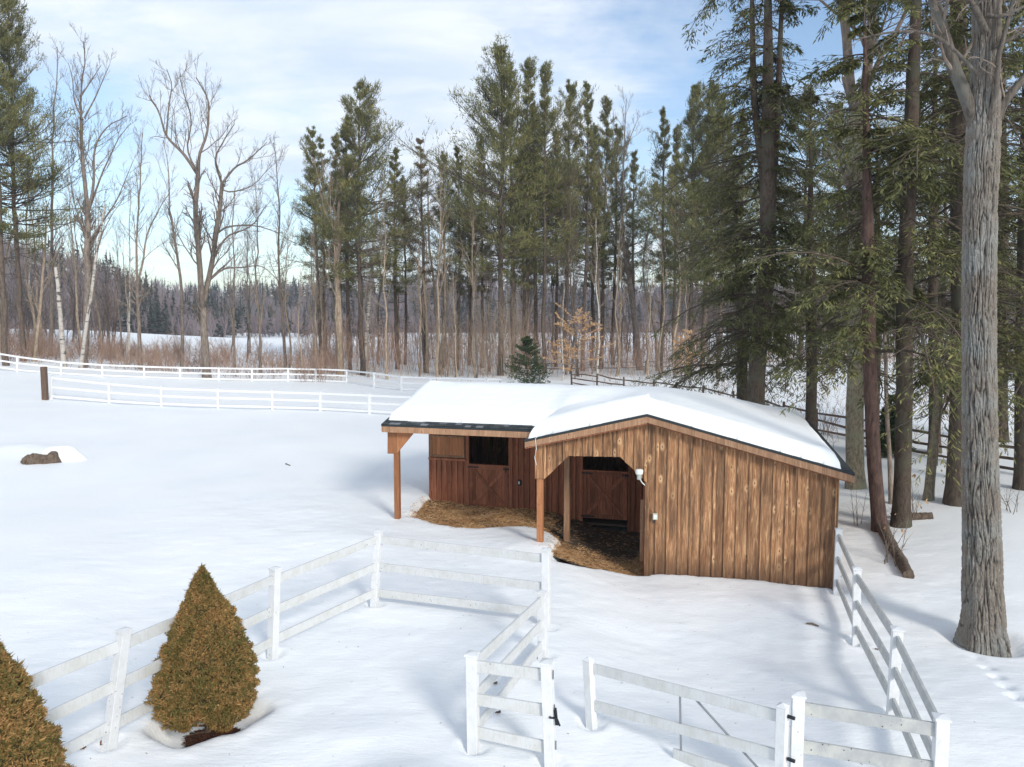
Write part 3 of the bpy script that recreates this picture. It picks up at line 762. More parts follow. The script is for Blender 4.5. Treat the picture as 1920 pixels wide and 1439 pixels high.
BUSH = G(389, 1372, float(Tbase(-4.2, 9.)) - .27)[:2]; BUSH2 = D(-28, 1500, 7.35)[:2]
OAKB = Gt(1845, 1200)
TRACKS = [Gt(1838 + 9 * i + (6 if i % 2 else -6), 1238 + 9 * i + (5 if i % 2 else -4))[:2] for i in range(10)]
def Tfull(X, Y):
    z = Tbase(X, Y)
    nearf = sstep(5, 7, Y) * (1 - sstep(24, 34, Y)) * (1 - sstep(9, 14, np.abs(X)))
    z = z + nearf * (.035 * (vnoise2(X * 1.1 + 60, Y * 1.5 + 60, seed=21) - .5) + .016 * (vnoise2(X * 3.7 + 60, Y * 5 + 60, seed=22) - .5) + .006 * (vnoise2(X * 11 + 120, Y * 14 + 20, seed=23) - .5))
    for x, y, r, dp in PITS:
        q = np.hypot(X - x, Y - y); z = z - dp * (1 - sstep(r * .6, r * 1.25, q)) + .012 * np.exp(-((q - r * 1.5) / .08) ** 2)
    for (x, y), r, dp in ((BUSH, .70, .30), (BUSH2, .95, .3)):
        a = np.arctan2(Y - y, X - x); rr = r * (1 + .10 * np.sin(3 * a + 1) + .06 * np.sin(7 * a))
        q = np.hypot(X - x, Y - y); z = z - dp * (1 - sstep(rr * .78, rr * 1.12, q)) + .022 * np.exp(-((q - rr * 1.3) / .2) ** 2) * (.5 + vnoise2(X * 9 + 80, Y * 9 + 80, seed=9))
    for x, y in TRACKS: z = z - .045 * np.exp(-(((X - x) / .07) ** 2 + ((Y - y) / .12) ** 2) ** 2)
    q = np.hypot(X - OAKB[0], Y - OAKB[1]); z = z - .16 * (1 - sstep(.40, .85, q))
    m = (X > -6) & (X < 11) & (Y > 12) & (Y < 29)
    sd = np.full(X.shape, -9.); sd[m] = poly_sd(X[m], Y[m])
    sd = sd + .10 * (vnoise2(X * 4 + 50, Y * 4 + 50, seed=31) - .5)
    z = z - .42 * sstep(-.10, .22, sd)
    return z
def axis(lo, hi, step, a, b, g):
    c = list(np.arange(lo, hi + step, step)); s = step; x = c[-1]
    while x < b: s *= g; x += s; c.append(x)
    s = step; x = c[0]; pre = []
    while x > a: s *= g; x -= s; pre.append(x)
    return np.array(pre[::-1] + c)
def build_ground():
    xs = axis(-7, 9, .075, -900, 900, 1.07); ys = axis(5.5, 21, .07, -60, 1400, 1.06)
    X, Y = np.meshgrid(xs, ys, indexing='ij'); Z = Tfull(X, Y)
    n, m = X.shape; idx = np.arange(n * m).reshape(n, m)
    q = np.stack([idx[:-1, :-1], idx[1:, :-1], idx[1:, 1:], idx[:-1, 1:]], -1).reshape(-1, 4)
    mb = MB(); mb.add(np.stack([X, Y, Z], -1).reshape(-1, 3), quads=q)
    o = mb.build('snow_ground', M['snow'], smooth=True); tag(o, kind='structure')
build_ground()
def dirt_z(X, Y): return Tbase(X, Y) - .15 + .05 * (vnoise2(X * 2 + 50, Y * 2 + 50, seed=41) - .5) + .03 * (vnoise2(X * 7 + 50, Y * 7 + 50, seed=42) - .5)
def build_dirt():
    us = np.arange(UL - .4, UR - .36, .09); vs = np.arange(-.35, VR - .02, .09)
    U, V = np.meshgrid(us, vs, indexing='ij'); X = OB[0] + U * CT + V * ST; Y = OB[1] - U * ST + V * CT
    sd = poly_sd(X, Y); Z = dirt_z(X, Y) - .25 * (1 - sstep(-.35, -.05, sd))
    keep = sd > -.4; idx = -np.ones(U.shape, int); idx[keep] = np.arange(keep.sum())
    f = keep[:-1, :-1] & keep[1:, :-1] & keep[1:, 1:] & keep[:-1, 1:]; i, j = np.where(f)
    mb = MB(); mb.add(np.stack([X[keep], Y[keep], Z[keep]], 1), quads=np.stack([idx[i, j], idx[i + 1, j], idx[i + 1, j + 1], idx[i, j + 1]], 1))
    k = NT('trodden_dirt'); c = k.coord(); n = k.noise(1.6, 5, .6, c); n2 = k.noise(28, 5, .65, c)
    col = k.mix(n2, k.ramp(n, [(.35, (.08, .055, .038)), (.55, (.14, .11, .085)), (.7, (.19, .165, .14))]), (.03, .02, .015))
    k.bump(n2, .8, .04); k.done(col, .95)
    tag(mb.build('dirt_floor', k.m, smooth=True), kind='structure')
    # straw lying over it
    N = 90000; u = rng.uniform(UL + .1, jU - .05, N); v = rng.uniform(-.3, VR - .05, N)
    x = OB[0] + u * CT + v * ST; y = OB[1] - u * ST + v * CT; sd = poly_sd(x, y)
    dens = np.where(u < -.2, .95 - .45 * sstep(2.9, 3.9, v), (1 - .93 * sstep(.5, 1.6, v - .15 * u))) * np.where((u > -.4) & (v > 1.3), .5, 1)
    dens = dens * (.45 + .8 * vnoise2(u * 1.7 + 30, v * 1.7 + 30, seed=51))
    k = ((sd > -.02) & (rng.random(N) < dens)) | ((sd > -.3) & (sd <= -.02) & (rng.random(N) < .10 * (1 + sd / .3) ** 2 + .01)); x, y = x[k], y[k]
    a = rng.uniform(0, 2 * np.pi, len(x)); d = nrm(np.stack([np.cos(a), np.sin(a), rng.normal(size=len(x)) * .28], 1))
    L = rng.uniform(.06, .17, len(x)); p = np.stack([x, y, np.maximum(dirt_z(x, y), Tfull(x, y)) + rng.uniform(.005, .045, len(x)) * np.where(poly_sd(x, y) > 0, 1, .35)], 1) - d * L[:, None] / 2
    mb = MB(); blades(mb, p, d, L, rng.uniform(.006, .013, len(x)), shape='quad')
    tag(mb.build('straw', M['straw']), 'loose golden straw scattered over the dirt floor under the shed overhang', 'straw', kind='stuff')
build_dirt()

# ================================================================== near plants and small things
def dwarf_spruce(name, label, base, h, R, N, axis_dx=0):
    root = empty(name, tuple(base), label, 'spruce', 'cone-shaped dwarf spruces by the paddock fence')
    tt = np.array([0, .04, .1, .23, .36, .49, .62, .74, .87, .95, 1.0]); rr = np.array([.0, .085, .20, .38, .58, .77, .94, 1.0, .97, .87, .60])
    z0 = .10 * h
    def surf(t, a):
        lump = (vnoise2(a * 9 / (2 * np.pi), t * 7 + 3, px=9, seed=61) - .5) * .26 + (np.abs(vnoise2(a * 24 / (2 * np.pi), t * 18 + 3, px=24, seed=62) - .5) * 2 - .5) * .30 + (vnoise2(a * 60 / (2 * np.pi), t * 44 + 3, px=60, seed=64) - .5) * .12
        ragged = np.where(t > .8, (vnoise2(a * 7 / (2 * np.pi), t * 3, px=7, seed=63) - .35) * .5 * sstep(.8, 1, t), 0)
        r = R * np.interp(t, tt, rr) * (1 + lump - ragged)
        z = h - (h - z0) * t * (1 - .05 * np.sin(a * 3))
        return r, z
    # points biased by area
    t = rng.random(N * 2); w = np.interp(t, tt, rr) + .05; k = rng.random(N * 2) < w; t = t[k][:N]; n = len(t)
    a = rng.uniform(0, 2 * np.pi, n); r, z = surf(t, a); r = r * rng.uniform(.90, 1.02, n)
    p = np.stack([r * np.cos(a), r * np.sin(a), z], 1); out = nrm(np.stack([np.cos(a), np.sin(a), np.full(n, .55)], 1))
    mb = MB(); tone = rng.random(n)
    for i in range(6):
        d = nrm(out + rng.normal(size=(n, 3)) * .75)
        blades(mb, p - out * .012, d, rng.uniform(.018, .042, n) * (h / 2) * np.where(rng.random(n) < .04, 1.9, 1), .010 * (h / 2), r=np.clip(tone + rng.normal(size=n) * .15, 0, 1), shape='quad')
    mb.build('foliage', M['spruce'], root)
    # twiggy inside
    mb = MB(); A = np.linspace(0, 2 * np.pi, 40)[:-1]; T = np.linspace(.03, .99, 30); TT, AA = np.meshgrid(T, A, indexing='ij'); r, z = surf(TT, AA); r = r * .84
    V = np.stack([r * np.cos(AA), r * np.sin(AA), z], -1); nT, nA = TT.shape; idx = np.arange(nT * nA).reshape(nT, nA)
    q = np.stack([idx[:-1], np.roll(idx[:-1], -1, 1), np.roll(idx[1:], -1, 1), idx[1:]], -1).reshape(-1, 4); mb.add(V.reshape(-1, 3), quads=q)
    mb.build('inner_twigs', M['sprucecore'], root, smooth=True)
    mb = MB(); mb.tube([(0, 0, -.15), (.01, 0, .15), (0, .01, h * .5), (0, 0, h * .98), (.0, 0, h + .05)], [.06, .045, .03, .008, .004], 8)
    for i in range(9):
        a_ = rng.uniform(0, 6.28); mb.tube([(0, 0, .05 + .03 * i), (.25 * R * math.cos(a_), .25 * R * math.sin(a_), .12 + .03 * i), (.7 * R * math.cos(a_), .7 * R * math.sin(a_), .22 + .04 * i)], [.018, .012, .006], 5)
    mb.build('trunk', M['deadwood'], root)
    return root
bz = float(Tbase(*BUSH)) - .28
apex = D(378, 1062, BUSH[1])
dwarf_spruce('dwarf_spruce', 'cone-shaped olive and rust dwarf spruce standing whole in a snow pit before the white fence', (BUSH[0], BUSH[1], bz), apex[2] - bz, .645, 26000)
bz2 = float(Tbase(*BUSH2)) - .28; apex2 = D(-28, 1140, BUSH2[1])
dwarf_spruce('dwarf_spruce', 'rust and olive dwarf spruce cut off by the lower left edge of the photo', (BUSH2[0], BUSH2[1], bz2), apex2[2] - bz2, .68, 24000)
# mulch bed laid bare round the trunk
def mulch(c, r, name):
    A = np.linspace(0, 2 * np.pi, 37)[:-1]; rad = [0, .3, .6, .85, 1.0]
    mb = MB(); V = []
    for k in rad:
        for a in A:
            q = r * k * (1 + .18 * math.sin(2 * a + .5) + .1 * math.sin(5 * a)); V.append((c[0] + q * math.cos(a), c[1] + q * .8 * math.sin(a), float(Tbase(c[0], c[1])) - .235 - .09 * k ** 3 + rng.normal() * .012))
    n = len(A); q = [(i * n + j, i * n + (j + 1) % n, (i + 1) * n + (j + 1) % n, (i + 1) * n + j) for i in range(len(rad) - 1) for j in range(n)]
    mb.add(V, quads=q); tag(mb.build(name, M['mulch'], smooth=True), kind='structure')
    N = 5000; a = rng.uniform(0, 6.283, N); q = r * np.sqrt(rng.random(N)); d = nrm(rng.normal(size=(N, 3)) * [1, 1, .25])
    p = np.stack([c[0] + q * np.cos(a), c[1] + q * .8 * np.sin(a), np.full(N, float(Tbase(c[0], c[1])) - .225) - .085 * (q / r) ** 3], 1)
    mb = MB(); blades(mb, p, d, rng.uniform(.03, .08, N), rng.uniform(.008, .016, N), shape='quad'); tag(mb.build('mulch_chips', M['mulch']), 'dark brown bark chips bared around the dwarf spruce trunk', 'mulch', kind='stuff')
mulch(BUSH + np.array([.12, -.12]), .44, 'mulch_bed')

# big oak in the foreground
def oak():
    root = empty('oak_tree', tuple(OAKB), 'huge grey deeply furrowed oak trunk rising past the top of the photo at right', 'tree')
    prof = [(1845, 1240, 58), (1845, 1203, 49), (1844, 1180, 44), (1845, 1150, 41), (1842, 1100, 39), (1841, 1000, 37), (1838, 900, 35.5), (1837, 800, 34), (1836, 650, 33), (1836, 500, 32.5), (1838, 400, 32.5), (1841, 300, 33), (1844, 250, 32), (1847, 180, 28), (1849, 100, 26.5), (1850, 0, 26), (1853, -150, 24), (1857, -400, 20), (1866, -700, 14)]
    zs = []; cs = []; rs = []
    for x, y, r in prof:
        p = D(x, y, OAKB[1]); zs.append(p[2]); cs.append(p[:2]); rs.append(r * np.linalg.norm(p - [0, 0, CH]) / F * .985 / (1 + ((x - 960) / F) ** 2))
    zs = np.array(zs); cs = np.array(cs); rs = np.array(rs)
    NA, NZ = 340, 760
    z = np.concatenate([np.linspace(zs[0], 10.2, 620), np.linspace(10.25, zs[-1], 141)])[:NZ]; a = np.linspace(0, 2 * np.pi, NA + 1)[:-1]
    Z, A = np.meshgrid(z, a, indexing='ij'); R = np.interp(Z, zs, rs); CX = np.interp(Z, zs, cs[:, 0]); CY = np.interp(Z, zs, cs[:, 1])
    wx = vnoise2(A * 10 / (2 * np.pi), Z * 2.2 + 100, px=10, seed=71) * .9
    nf = 62
    r1 = np.abs(vnoise2(A * nf / (2 * np.pi) + wx * 1.6, Z * 2.3 + 100, px=nf, seed=72) - .5) * 2
    r2 = np.abs(vnoise2(A * nf * 2 / (2 * np.pi) + wx * 2, Z * 5.0 + 100, px=nf * 2, seed=73) - .5) * 2
    fine = vnoise2(A * 150 / (2 * np.pi), Z * 22 + 50, px=150, seed=74)
    ridge = np.clip(r1 / .42, 0, 1) ** .7 * .042 + np.clip(r2 / .5, 0, 1) * .012 + fine * .008
    cr_ = np.abs(vnoise2(A * nf * .8 / (2 * np.pi) + wx, Z * 9.0 + 30, px=int(nf * .8), seed=75) - .5) * 2; ridge = ridge * (.62 + .38 * np.clip(cr_ / .25, 0, 1))
    root_fl = .05 * np.sin(A * 5 + 1) * np.exp(-np.clip(Z - zs[1], 0, 9) / .35)
    RR = R - .046 + ridge + root_fl
    V = np.stack([CX + RR * np.cos(A), CY + RR * np.sin(A), Z], -1); idx = np.arange(NZ * NA).reshape(NZ, NA)
    q = np.stack([idx[:-1], np.roll(idx[:-1], -1, 1), np.roll(idx[1:], -1, 1), idx[1:]], -1).reshape(-1, 4)
    hq = ((np.clip(r1 / .42, 0, 1) * .75 + .25 * np.clip(r2 / .4, 0, 1)) * (.55 + .45 * np.clip(cr_ / .25, 0, 1))).ravel()
    mb = MB(); mb.add(V.reshape(-1, 3), quads=q, rq=hq[q].mean(1)); o = mb.build('trunk', M['oaktrunk'], root, smooth=True, loc=OAKB); o.location = (0, 0, 0)
    lines = [([(1842, 320), (1836, 270), (1814, 190), (1790, 130), (1762, 40), (1738, -60), (1700, -220)], .115, .08, .0), ([(1846, 285), (1868, 228), (1885, 190), (1905, 165), (1945, 120), (2010, 60)], .09, .04, -.05),
             ([(1853, 235), (1868, 170), (1872, 110), (1890, 40), (1915, -60)], .05, .03, -.2), ([(1848, 60), (1830, 20), (1800, -20), (1740, -70)], .06, .03, -.25), ([(1858, 90), (1900, 70), (1960, 20)], .04, .02, -.2), ([(1832, 140), (1790, 95), (1745, 65), (1680, 60), (1600, 75)], .035, .012, -.25), ([(1850, 30), (1880, 30), (1935, 5)], .04, .02, -.25)]
    mb = MB(); tw = MB()
    for pts, r0, r1_, dy in lines:
        P = np.array([D(x, y, OAKB[1] + dy * (1 if i == 0 else 1.4 + i * .25)) for i, (x, y) in enumerate(pts)]); P = resample(P, 18); R = np.linspace(r0, r1_, 18)
        v, qq = tubes(P[None], R[None], 12); mb.add(v, quads=qq)
        C, CR = children(P[None], R[None], 8, .25, 1, (.5, 1.1), .32, 6, .1, .22, .32, .005); v, qq = tubes(C, CR, 5); tw.add(v, quads=qq)
        C2, CR2 = children(C, CR, 6, .2, 1, (.5, 1.), .4, 5, .0, .25, .6, .004); v, qq = tubes(C2, CR2, 4); tw.add(v, quads=qq)
        C3, CR3 = children(C2, CR2, 4, .2, 1, (.4, 1.), .45, 4, 0, .25, .7, .003); v, qq = tubes(C3, CR3, 3); tw.add(v, quads=qq)
    o = mb.build('limbs', M['oak'], root, smooth=True, loc=OAKB); o.location = (0, 0, 0)
    o = tw.build('twigs', M['bark'], root, smooth=True, loc=OAKB); o.location = (0, 0, 0)
oak()

# ================================================================== trees
ORD = 'first second third fourth fifth sixth seventh eighth ninth tenth eleventh twelfth thirteenth fourteenth fifteenth sixteenth seventeenth eighteenth nineteenth twentieth twenty-first twenty-second twenty-third twenty-fourth twenty-fifth twenty-sixth twenty-seventh twenty-eighth twenty-ninth thirtieth thirty-first thirty-second thirty-third thirty-fourth thirty-fifth thirty-sixth'.split()
def addt(mb, P, R, S, r=None):
    v, q = tubes(P, R, S); mb.add(v, quads=q, rq=r)

def traced_tree(name, label, basepx, lines, bark, twigmat=None, dens=1.0, group=None, depth=None, up=.5, twl=.34, cat='tree', levels=3, jit=.30):
    """bare tree grown on a skeleton of limbs read from the photograph, with real depth between the limbs"""
    base = Gt(*basepx) if depth is None else None
    if depth is not None:
        p = D(basepx[0], basepx[1], depth); base = np.array([p[0], p[1], float(Tbase(p[0], p[1]))])
    Y0 = base[1]; off = {}
    root = empty(name, tuple(base), label, cat, group)
    tr = MB(); tw = MB(); k = Y0 / F
    for li, (pts, r0, r1) in enumerate(lines):
        W = []
        for i, (x, y) in enumerate(pts):
            if (x, y) not in off:
                if li == 0 and i == 0: off[(x, y)] = 0.
                elif i == 0: off[(x, y)] = 0.
                else:
                    pl = math.hypot(x - pts[i - 1][0], y - pts[i - 1][1]) * k
                    sgn = getattr(traced_tree, 's', 1); off[(x, y)] = off[pts[i - 1]] + rng.normal() * jit * pl * (0.25 if li == 0 else 1)
            W.append(D(x, y, Y0 + off[(x, y)]))
        if li == 0: W[0] = base - [0, 0, .15]
        K = max(6, 3 * len(pts)); P = resample(W, K); R = np.linspace(r0, r1, K); 
        if li == 0: R[0] *= 1.25
        L = np.linalg.norm(np.diff(P, axis=0), axis=1).sum()
        P = P + rng.normal(size=P.shape) * .012 * L / K * 3 * np.linspace(0, 1, K)[:, None]
        addt(tr if li == 0 or dens <= 0 else tw, P[None], R[None], 8)
        if dens <= 0: continue
        n1 = max(3, int(L * 1.15 * dens)); t0 = .6 if li == 0 and len(lines) > 2 else .2
        C, CR = children(P[None], R[None], n1, t0, 1, (.35, .75), min(twl * 1.5, 3.6 / L), 6, up, .12, .36, .014, .4); addt(tw, C, CR, 4)
        C2, CR2 = children(C, CR, 6, .2, 1, (.35, .8), .5, 5, up, .16, .6, .011, .5); addt(tw, C2, CR2, 3)
        if levels > 2:
            C3, CR3 = children(C2, CR2, 4, .2, 1, (.35, .8), .6, 4, up, .18, .8, .008, .6); addt(tw, C3, CR3, 3)
    o = tr.build('trunk', bark, root, smooth=True, loc=base); o.location = (0, 0, 0)
    if dens > 0:
        o = tw.build('branches', twigmat or bark, root, smooth=True, loc=base); o.location = (0, 0, 0)
    return root
BK, TAN, BI = M['bark'], M['barktan'], M['birch']
traced_tree('bare_maple', 'large grey bare tree forking low into two arching stems, left of the pines', (388, 708), [
    ([(386, 708), (384, 640), (380, 575)], .36, .27), ([(380, 575), (372, 470), (367, 395), (372, 330)], .25, .18), ([(372, 330), (345, 290), (312, 255), (298, 210), (280, 180)], .13, .04),
    ([(372, 330), (374, 290), (388, 250), (390, 190), (368, 145)], .13, .04), ([(312, 255), (316, 205), (322, 160), (312, 130)], .07, .03), ([(372, 330), (352, 280), (358, 225), (340, 160), (338, 140)], .08, .03),
    ([(380, 575), (398, 490), (405, 430), (413, 385), (416, 345)], .24, .15), ([(416, 345), (404, 300), (418, 268), (440, 232)], .10, .03), ([(416, 345), (440, 315), (465, 300), (500, 268)], .10, .03),
    ([(404, 440), (430, 425), (480, 424), (520, 436)], .09, .03), ([(398, 490), (425, 445), (470, 425), (500, 385)], .10, .03), ([(394, 525), (420, 505), (455, 502), (490, 500), (525, 530)], .08, .02), ([(416, 345), (425, 360), (470, 350), (510, 310)], .07, .02)], BK, dens=1.25)
traced_tree('bare_maple', 'tall pale grey bare tree with a straight trunk and spreading fan of limbs at left', (157, 690), [
    ([(157, 690), (164, 560), (163, 460), (165, 400)], .30, .24), ([(165, 400), (155, 300), (152, 230), (152, 180), (158, 115), (157, 78)], .19, .03), ([(155, 225), (140, 190), (136, 150), (128, 118)], .08, .02),
    ([(152, 180), (172, 150), (190, 122)], .07, .02), ([(158, 222), (185, 170), (205, 122)], .07, .02), ([(165, 400), (175, 350), (178, 280), (200, 240), (238, 218)], .14, .03), ([(165, 400), (190, 330), (222, 262), (245, 232)], .10, .02), ([(163, 460), (190, 420), (222, 370), (250, 300)], .10, .02), ([(163, 460), (140, 380), (128, 300), (122, 260)], .06, .02)], BK, dens=1.15)
traced_tree('paper_birch', 'white birch leaning right against the tall pale bare tree at left', (150, 694), [([(150, 694), (168, 570), (182, 470), (196, 385)], .17, .08), ([(182, 470), (200, 420), (232, 372)], .05, .02)], BI, BK, dens=.5)
traced_tree('birch_snag', 'broken white birch trunk among the dark stems at far left', (120, 690), [([(120, 690), (114, 600), (108, 540), (104, 503)], .22, .13)], BI, dens=0)
traced_tree('slim_bare_tree', 'slim straight grey tree just right of the big left pine', (95, 668), [([(95, 668), (97, 560), (97, 400), (98, 300), (101, 220), (107, 90)], .2, .03)], BK, dens=.9)
traced_tree('slim_bare_tree', 'pale slim trunk leaning right beneath the big left pine', (64, 678), [([(64, 678), (75, 580), (83, 480), (88, 385)], .16, .06), ([(83, 480), (75, 430), (60, 395)], .05, .02)], TAN, dens=.6)
traced_tree('slim_bare_tree', 'pale forked slim trunk at the left edge of the photo', (1, 660), [([(1, 660), (4, 540), (14, 470), (30, 420)], .15, .08), ([(14, 470), (6, 440), (2, 400)], .05, .02), ([(30, 420), (28, 380), (45, 345)], .05, .02)], TAN, dens=.6)
traced_tree('slim_bare_tree', 'grey twin-stemmed bare tree splitting at head height, left of the arching tree', (264, 692), [([(264, 692), (260, 600), (257, 535)], .18, .15), ([(257, 535), (256, 450), (260, 390), (263, 330), (268, 250)], .11, .03), ([(257, 535), (268, 490), (276, 440), (300, 390), (318, 362)], .11, .03)], BK, dens=1.2)
traced_tree('slim_bare_tree', 'crooked grey bare tree bending left beside the arching tree', (341, 690), [([(341, 690), (342, 610), (338, 520), (328, 450), (318, 390)], .17, .10), ([(318, 390), (315, 310), (305, 262)], .08, .02), ([(328, 450), (332, 420), (345, 388)], .05, .02)], BK, dens=1.0)
traced_tree('paper_birch', 'thin white birch stem in front of the dark hillside at left', (241, 688), [([(241, 688), (243, 560), (243, 430), (244, 360)], .10, .03)], BI, BK, dens=.6)
traced_tree('slim_bare_tree', 'thin grey tree between the arching tree and the dead pale one', (440, 694), [([(440, 694), (438, 560), (440, 500), (436, 430), (440, 350)], .12, .03)], BK, dens=.9)
traced_tree('dead_tree', 'short pale dead tree with a forked top before the far snowfield', (487, 690), [([(487, 690), (487, 625), (480, 560), (478, 545)], .11, .04), ([(487, 625), (494, 565), (498, 520)], .06, .03)], TAN, dens=.45)
traced_tree('slim_bare_tree', 'slender bare tree at the left margin of the pine group', (536, 694), [([(536, 694), (530, 600), (522, 480), (524, 400), (520, 330), (514, 268)], .17, .03), ([(522, 480), (535, 440), (552, 400)], .05, .02)], BK, dens=1.2)
traced_tree('dead_pine_snag', 'thick dead snag with peeled orange wood and a forked top, left in the pine group', (638, 702), [([(638, 702), (636, 600), (632, 520), (632, 440)], .33, .24), ([(632, 440), (610, 400), (598, 345), (588, 295)], .13, .04), ([(632, 440), (636, 380), (645, 330), (640, 300)], .17, .08), ([(636, 380), (655, 335), (674, 268)], .09, .03), ([(598, 345), (606, 320), (602, 285)], .06, .03)], TAN, dens=.45)
traced_tree('paper_birch', 'white broken-topped birch leaning right in front of the pines', (682, 698), [([(682, 698), (690, 600), (698, 490), (705, 405)], .21, .13), ([(705, 405), (714, 365), (722, 335)], .11, .06), ([(705, 405), (701, 370), (699, 345)], .06, .03), ([(698, 490), (720, 450), (735, 420)], .04, .02)], BI, dens=.25)
traced_tree('slim_bare_tree', 'tan tree with two stems from one base, in the middle of the wood edge', (827, 703), [([(827, 703), (826, 690), (826, 680)], .3, .25), ([(826, 680), (820, 620), (814, 540), (805, 460), (803, 400), (800, 330)], .18, .05), ([(826, 680), (834, 590), (834, 500), (831, 420), (832, 360)], .19, .06)], TAN, dens=.6)
traced_tree('slim_bare_tree', 'tan trunk curving up left with a broken limb, left of the two-stemmed tree', (801, 700), [([(801, 700), (800, 600), (792, 520), (775, 478), (752, 445), (735, 410)], .18, .05), ([(792, 520), (800, 480), (797, 430)], .07, .03)], TAN, dens=.7)
traced_tree('slim_bare_tree', 'pale fan-topped bare tree in front of the tallest pine', (940, 690), [([(940, 690), (940, 580), (938, 500), (936, 420)], .16, .11), ([(936, 420), (930, 360), (912, 305)], .07, .02), ([(936, 420), (940, 350), (950, 290)], .07, .02), ([(938, 440), (960, 400), (985, 365)], .05, .02)], TAN, dens=1.5)
traced_tree('bare_maple', 'thick curved grey trunk with bare high crown between the pine groups', (1200, 694), [([(1200, 694), (1190, 600), (1180, 520), (1170, 460)], .33, .24), ([(1170, 460), (1166, 380), (1170, 290), (1174, 185)], .16, .03), ([(1168, 455), (1150, 425), (1132, 360), (1112, 300)], .12, .03), ([(1170, 290), (1185, 250), (1200, 215)], .06, .02), ([(1166, 380), (1150, 300), (1148, 220)], .07, .02)], BK, dens=1.1)
traced_tree('slim_bare_tree', 'olive-tan bare tree with wide forked limbs, right of the orange beech', (1118, 696), [([(1118, 696), (1122, 600), (1122, 530), (1116, 440)], .17, .11), ([(1116, 440), (1098, 400), (1068, 340)], .07, .02), ([(1116, 440), (1120, 380), (1112, 320)], .07, .02), ([(1122, 530), (1095, 480), (1062, 420)], .07, .02)], TAN, dens=1.3)
traced_tree('slim_bare_tree', 'lichen-pale bare tree with a hooked bough, left of the hemlocks', (1232, 696), [([(1232, 696), (1228, 620), (1212, 560), (1206, 500), (1215, 430)], .15, .06), ([(1212, 560), (1222, 555), (1228, 600)], .04, .02), ([(1215, 430), (1228, 370), (1235, 330)], .05, .02)], TAN, dens=.8)

# ---- white pines
def pine(h, c0, maxw, seed, nb=105, thin=0.0, mat=None, up0=0., power=.8):
    global rng
    keep = rng; rng = np.random.default_rng(seed)
    z = np.linspace(0, h, 26); sw = np.cumsum(rng.normal(size=(26, 2)) * .05, 0)
    T = np.stack([sw[:, 0], sw[:, 1], z], 1); R = np.interp(z / h, [0, .02, .6, 1], [.0100 * h, .0085 * h, .0052 * h, .012])
    tr = MB(); addt(tr, T[None], R[None], 7)
    f = np.sort(rng.random(nb) ** .82); wh = np.round(f * 16 + .25 * rng.normal(size=nb)) / 16; f = np.clip(.72 * wh + .28 * f, 0, .985); zz = (c0 + (1 - c0) * f) * h
    az = rng.uniform(0, 2 * np.pi, nb); side = 1 + .38 * np.cos(az - rng.uniform(0, 6)) + .25 * np.cos(2 * az + 9 * f)
    lay = rng.uniform(.6, 1.25, 20)[np.clip((f * 19).astype(int), 0, 19)]
    L = maxw * np.clip((1 - f) ** power * 1.12 + .10, .1, 1) * (.55 + .45 * sstep(0, .25, f)) * rng.uniform(.35, 1.15, nb) * side * lay
    el = np.radians(-8 + up0 + 66 * f ** 1.2 + rng.normal(size=nb) * 9)
    d = np.stack([np.cos(el) * np.cos(az), np.cos(el) * np.sin(az), np.sin(el)], 1)
    i = np.clip((zz / h * 25).astype(int), 0, 24); p = T[i] + (T[i + 1] - T[i]) * ((zz / h * 25) - i)[:, None]
    pts = [p]; K = 6
    for k in range(1, K):
        d = nrm(d + np.array([0, 0, .10]) + rng.normal(size=(nb, 3)) * .07); pts.append(pts[-1] + d * (L / (K - 1))[:, None])
    B = np.stack(pts, 1); BR = np.linspace(1, .3, K)[None] * np.clip(L * .013, .012, .06)[:, None]
    br = MB(); addt(br, B, BR, 4)
    C, CR = children(B, BR, 9, .28, 1, (.4, .9), .32, 4, .55, .12, .5, .008, .5, flat=.45); addt(br, C, CR, 3)
    fo = MB()
    kk = rng.random(C.shape[0]) > thin; C = C[kk]
    ends = np.concatenate([C[:, 2:].reshape(-1, 3), B[:, -2:].reshape(-1, 3)])
    dirs = np.concatenate([np.repeat(nrm(C[:, -1] - C[:, 0])[:, None], 2, 1).reshape(-1, 3), np.repeat(nrm(B[:, -1] - B[:, -3])[:, None], 2, 1).reshape(-1, 3)])
    n = len(ends); tone = rng.random(n); sc = np.concatenate([np.repeat(np.clip(np.linalg.norm(C[:, -1] - C[:, 0], axis=1) / .9, .45, 1.05), 2), np.repeat(np.clip(L / 2.2, .4, 1.05), 2)])
    for q in range(9):
        dd = nrm(dirs * .7 + rng.normal(size=(n, 3)) * .5 + [0, 0, .4])
        blades(fo, ends + rng.normal(size=(n, 3)) * .2 * sc[:, None], dd, rng.uniform(.25, .62, n) * sc, rng.uniform(.035, .07, n), r=np.clip(tone + rng.normal(size=n) * .12, 0, 1))
    # dead lower branches
    nd = 26; zz = rng.uniform(.22, c0 + .12, nd) * h; az = rng.uniform(0, 6.28, nd); d = np.stack([np.cos(az), np.sin(az), rng.normal(size=nd) * .22], 1)
    i = np.clip((zz / h * 25).astype(int), 0, 24); p = T[i]; l = rng.uniform(.5, maxw * .6, nd)
    P = np.stack([p, p + d * l[:, None] * .5, p + d * l[:, None] + rng.normal(size=(nd, 3)) * .15], 1); PR = np.array([[.022, .016, .008]]).repeat(nd, 0); addt(br, P, PR, 3)
    c_, cr = children(P, PR, 4, .3, 1, (.5, 1.), .4, 3, 0, .2, .7, .008); addt(br, c_, cr, 3)
    rng = keep
    return dict(trunk=tr.build('trunk', M['pinebark'], smooth=True).data, branches=br.build('branches', M['pinebark'], smooth=True).data, foliage=fo.build('foliage', mat or M['pine']).data, h=h)
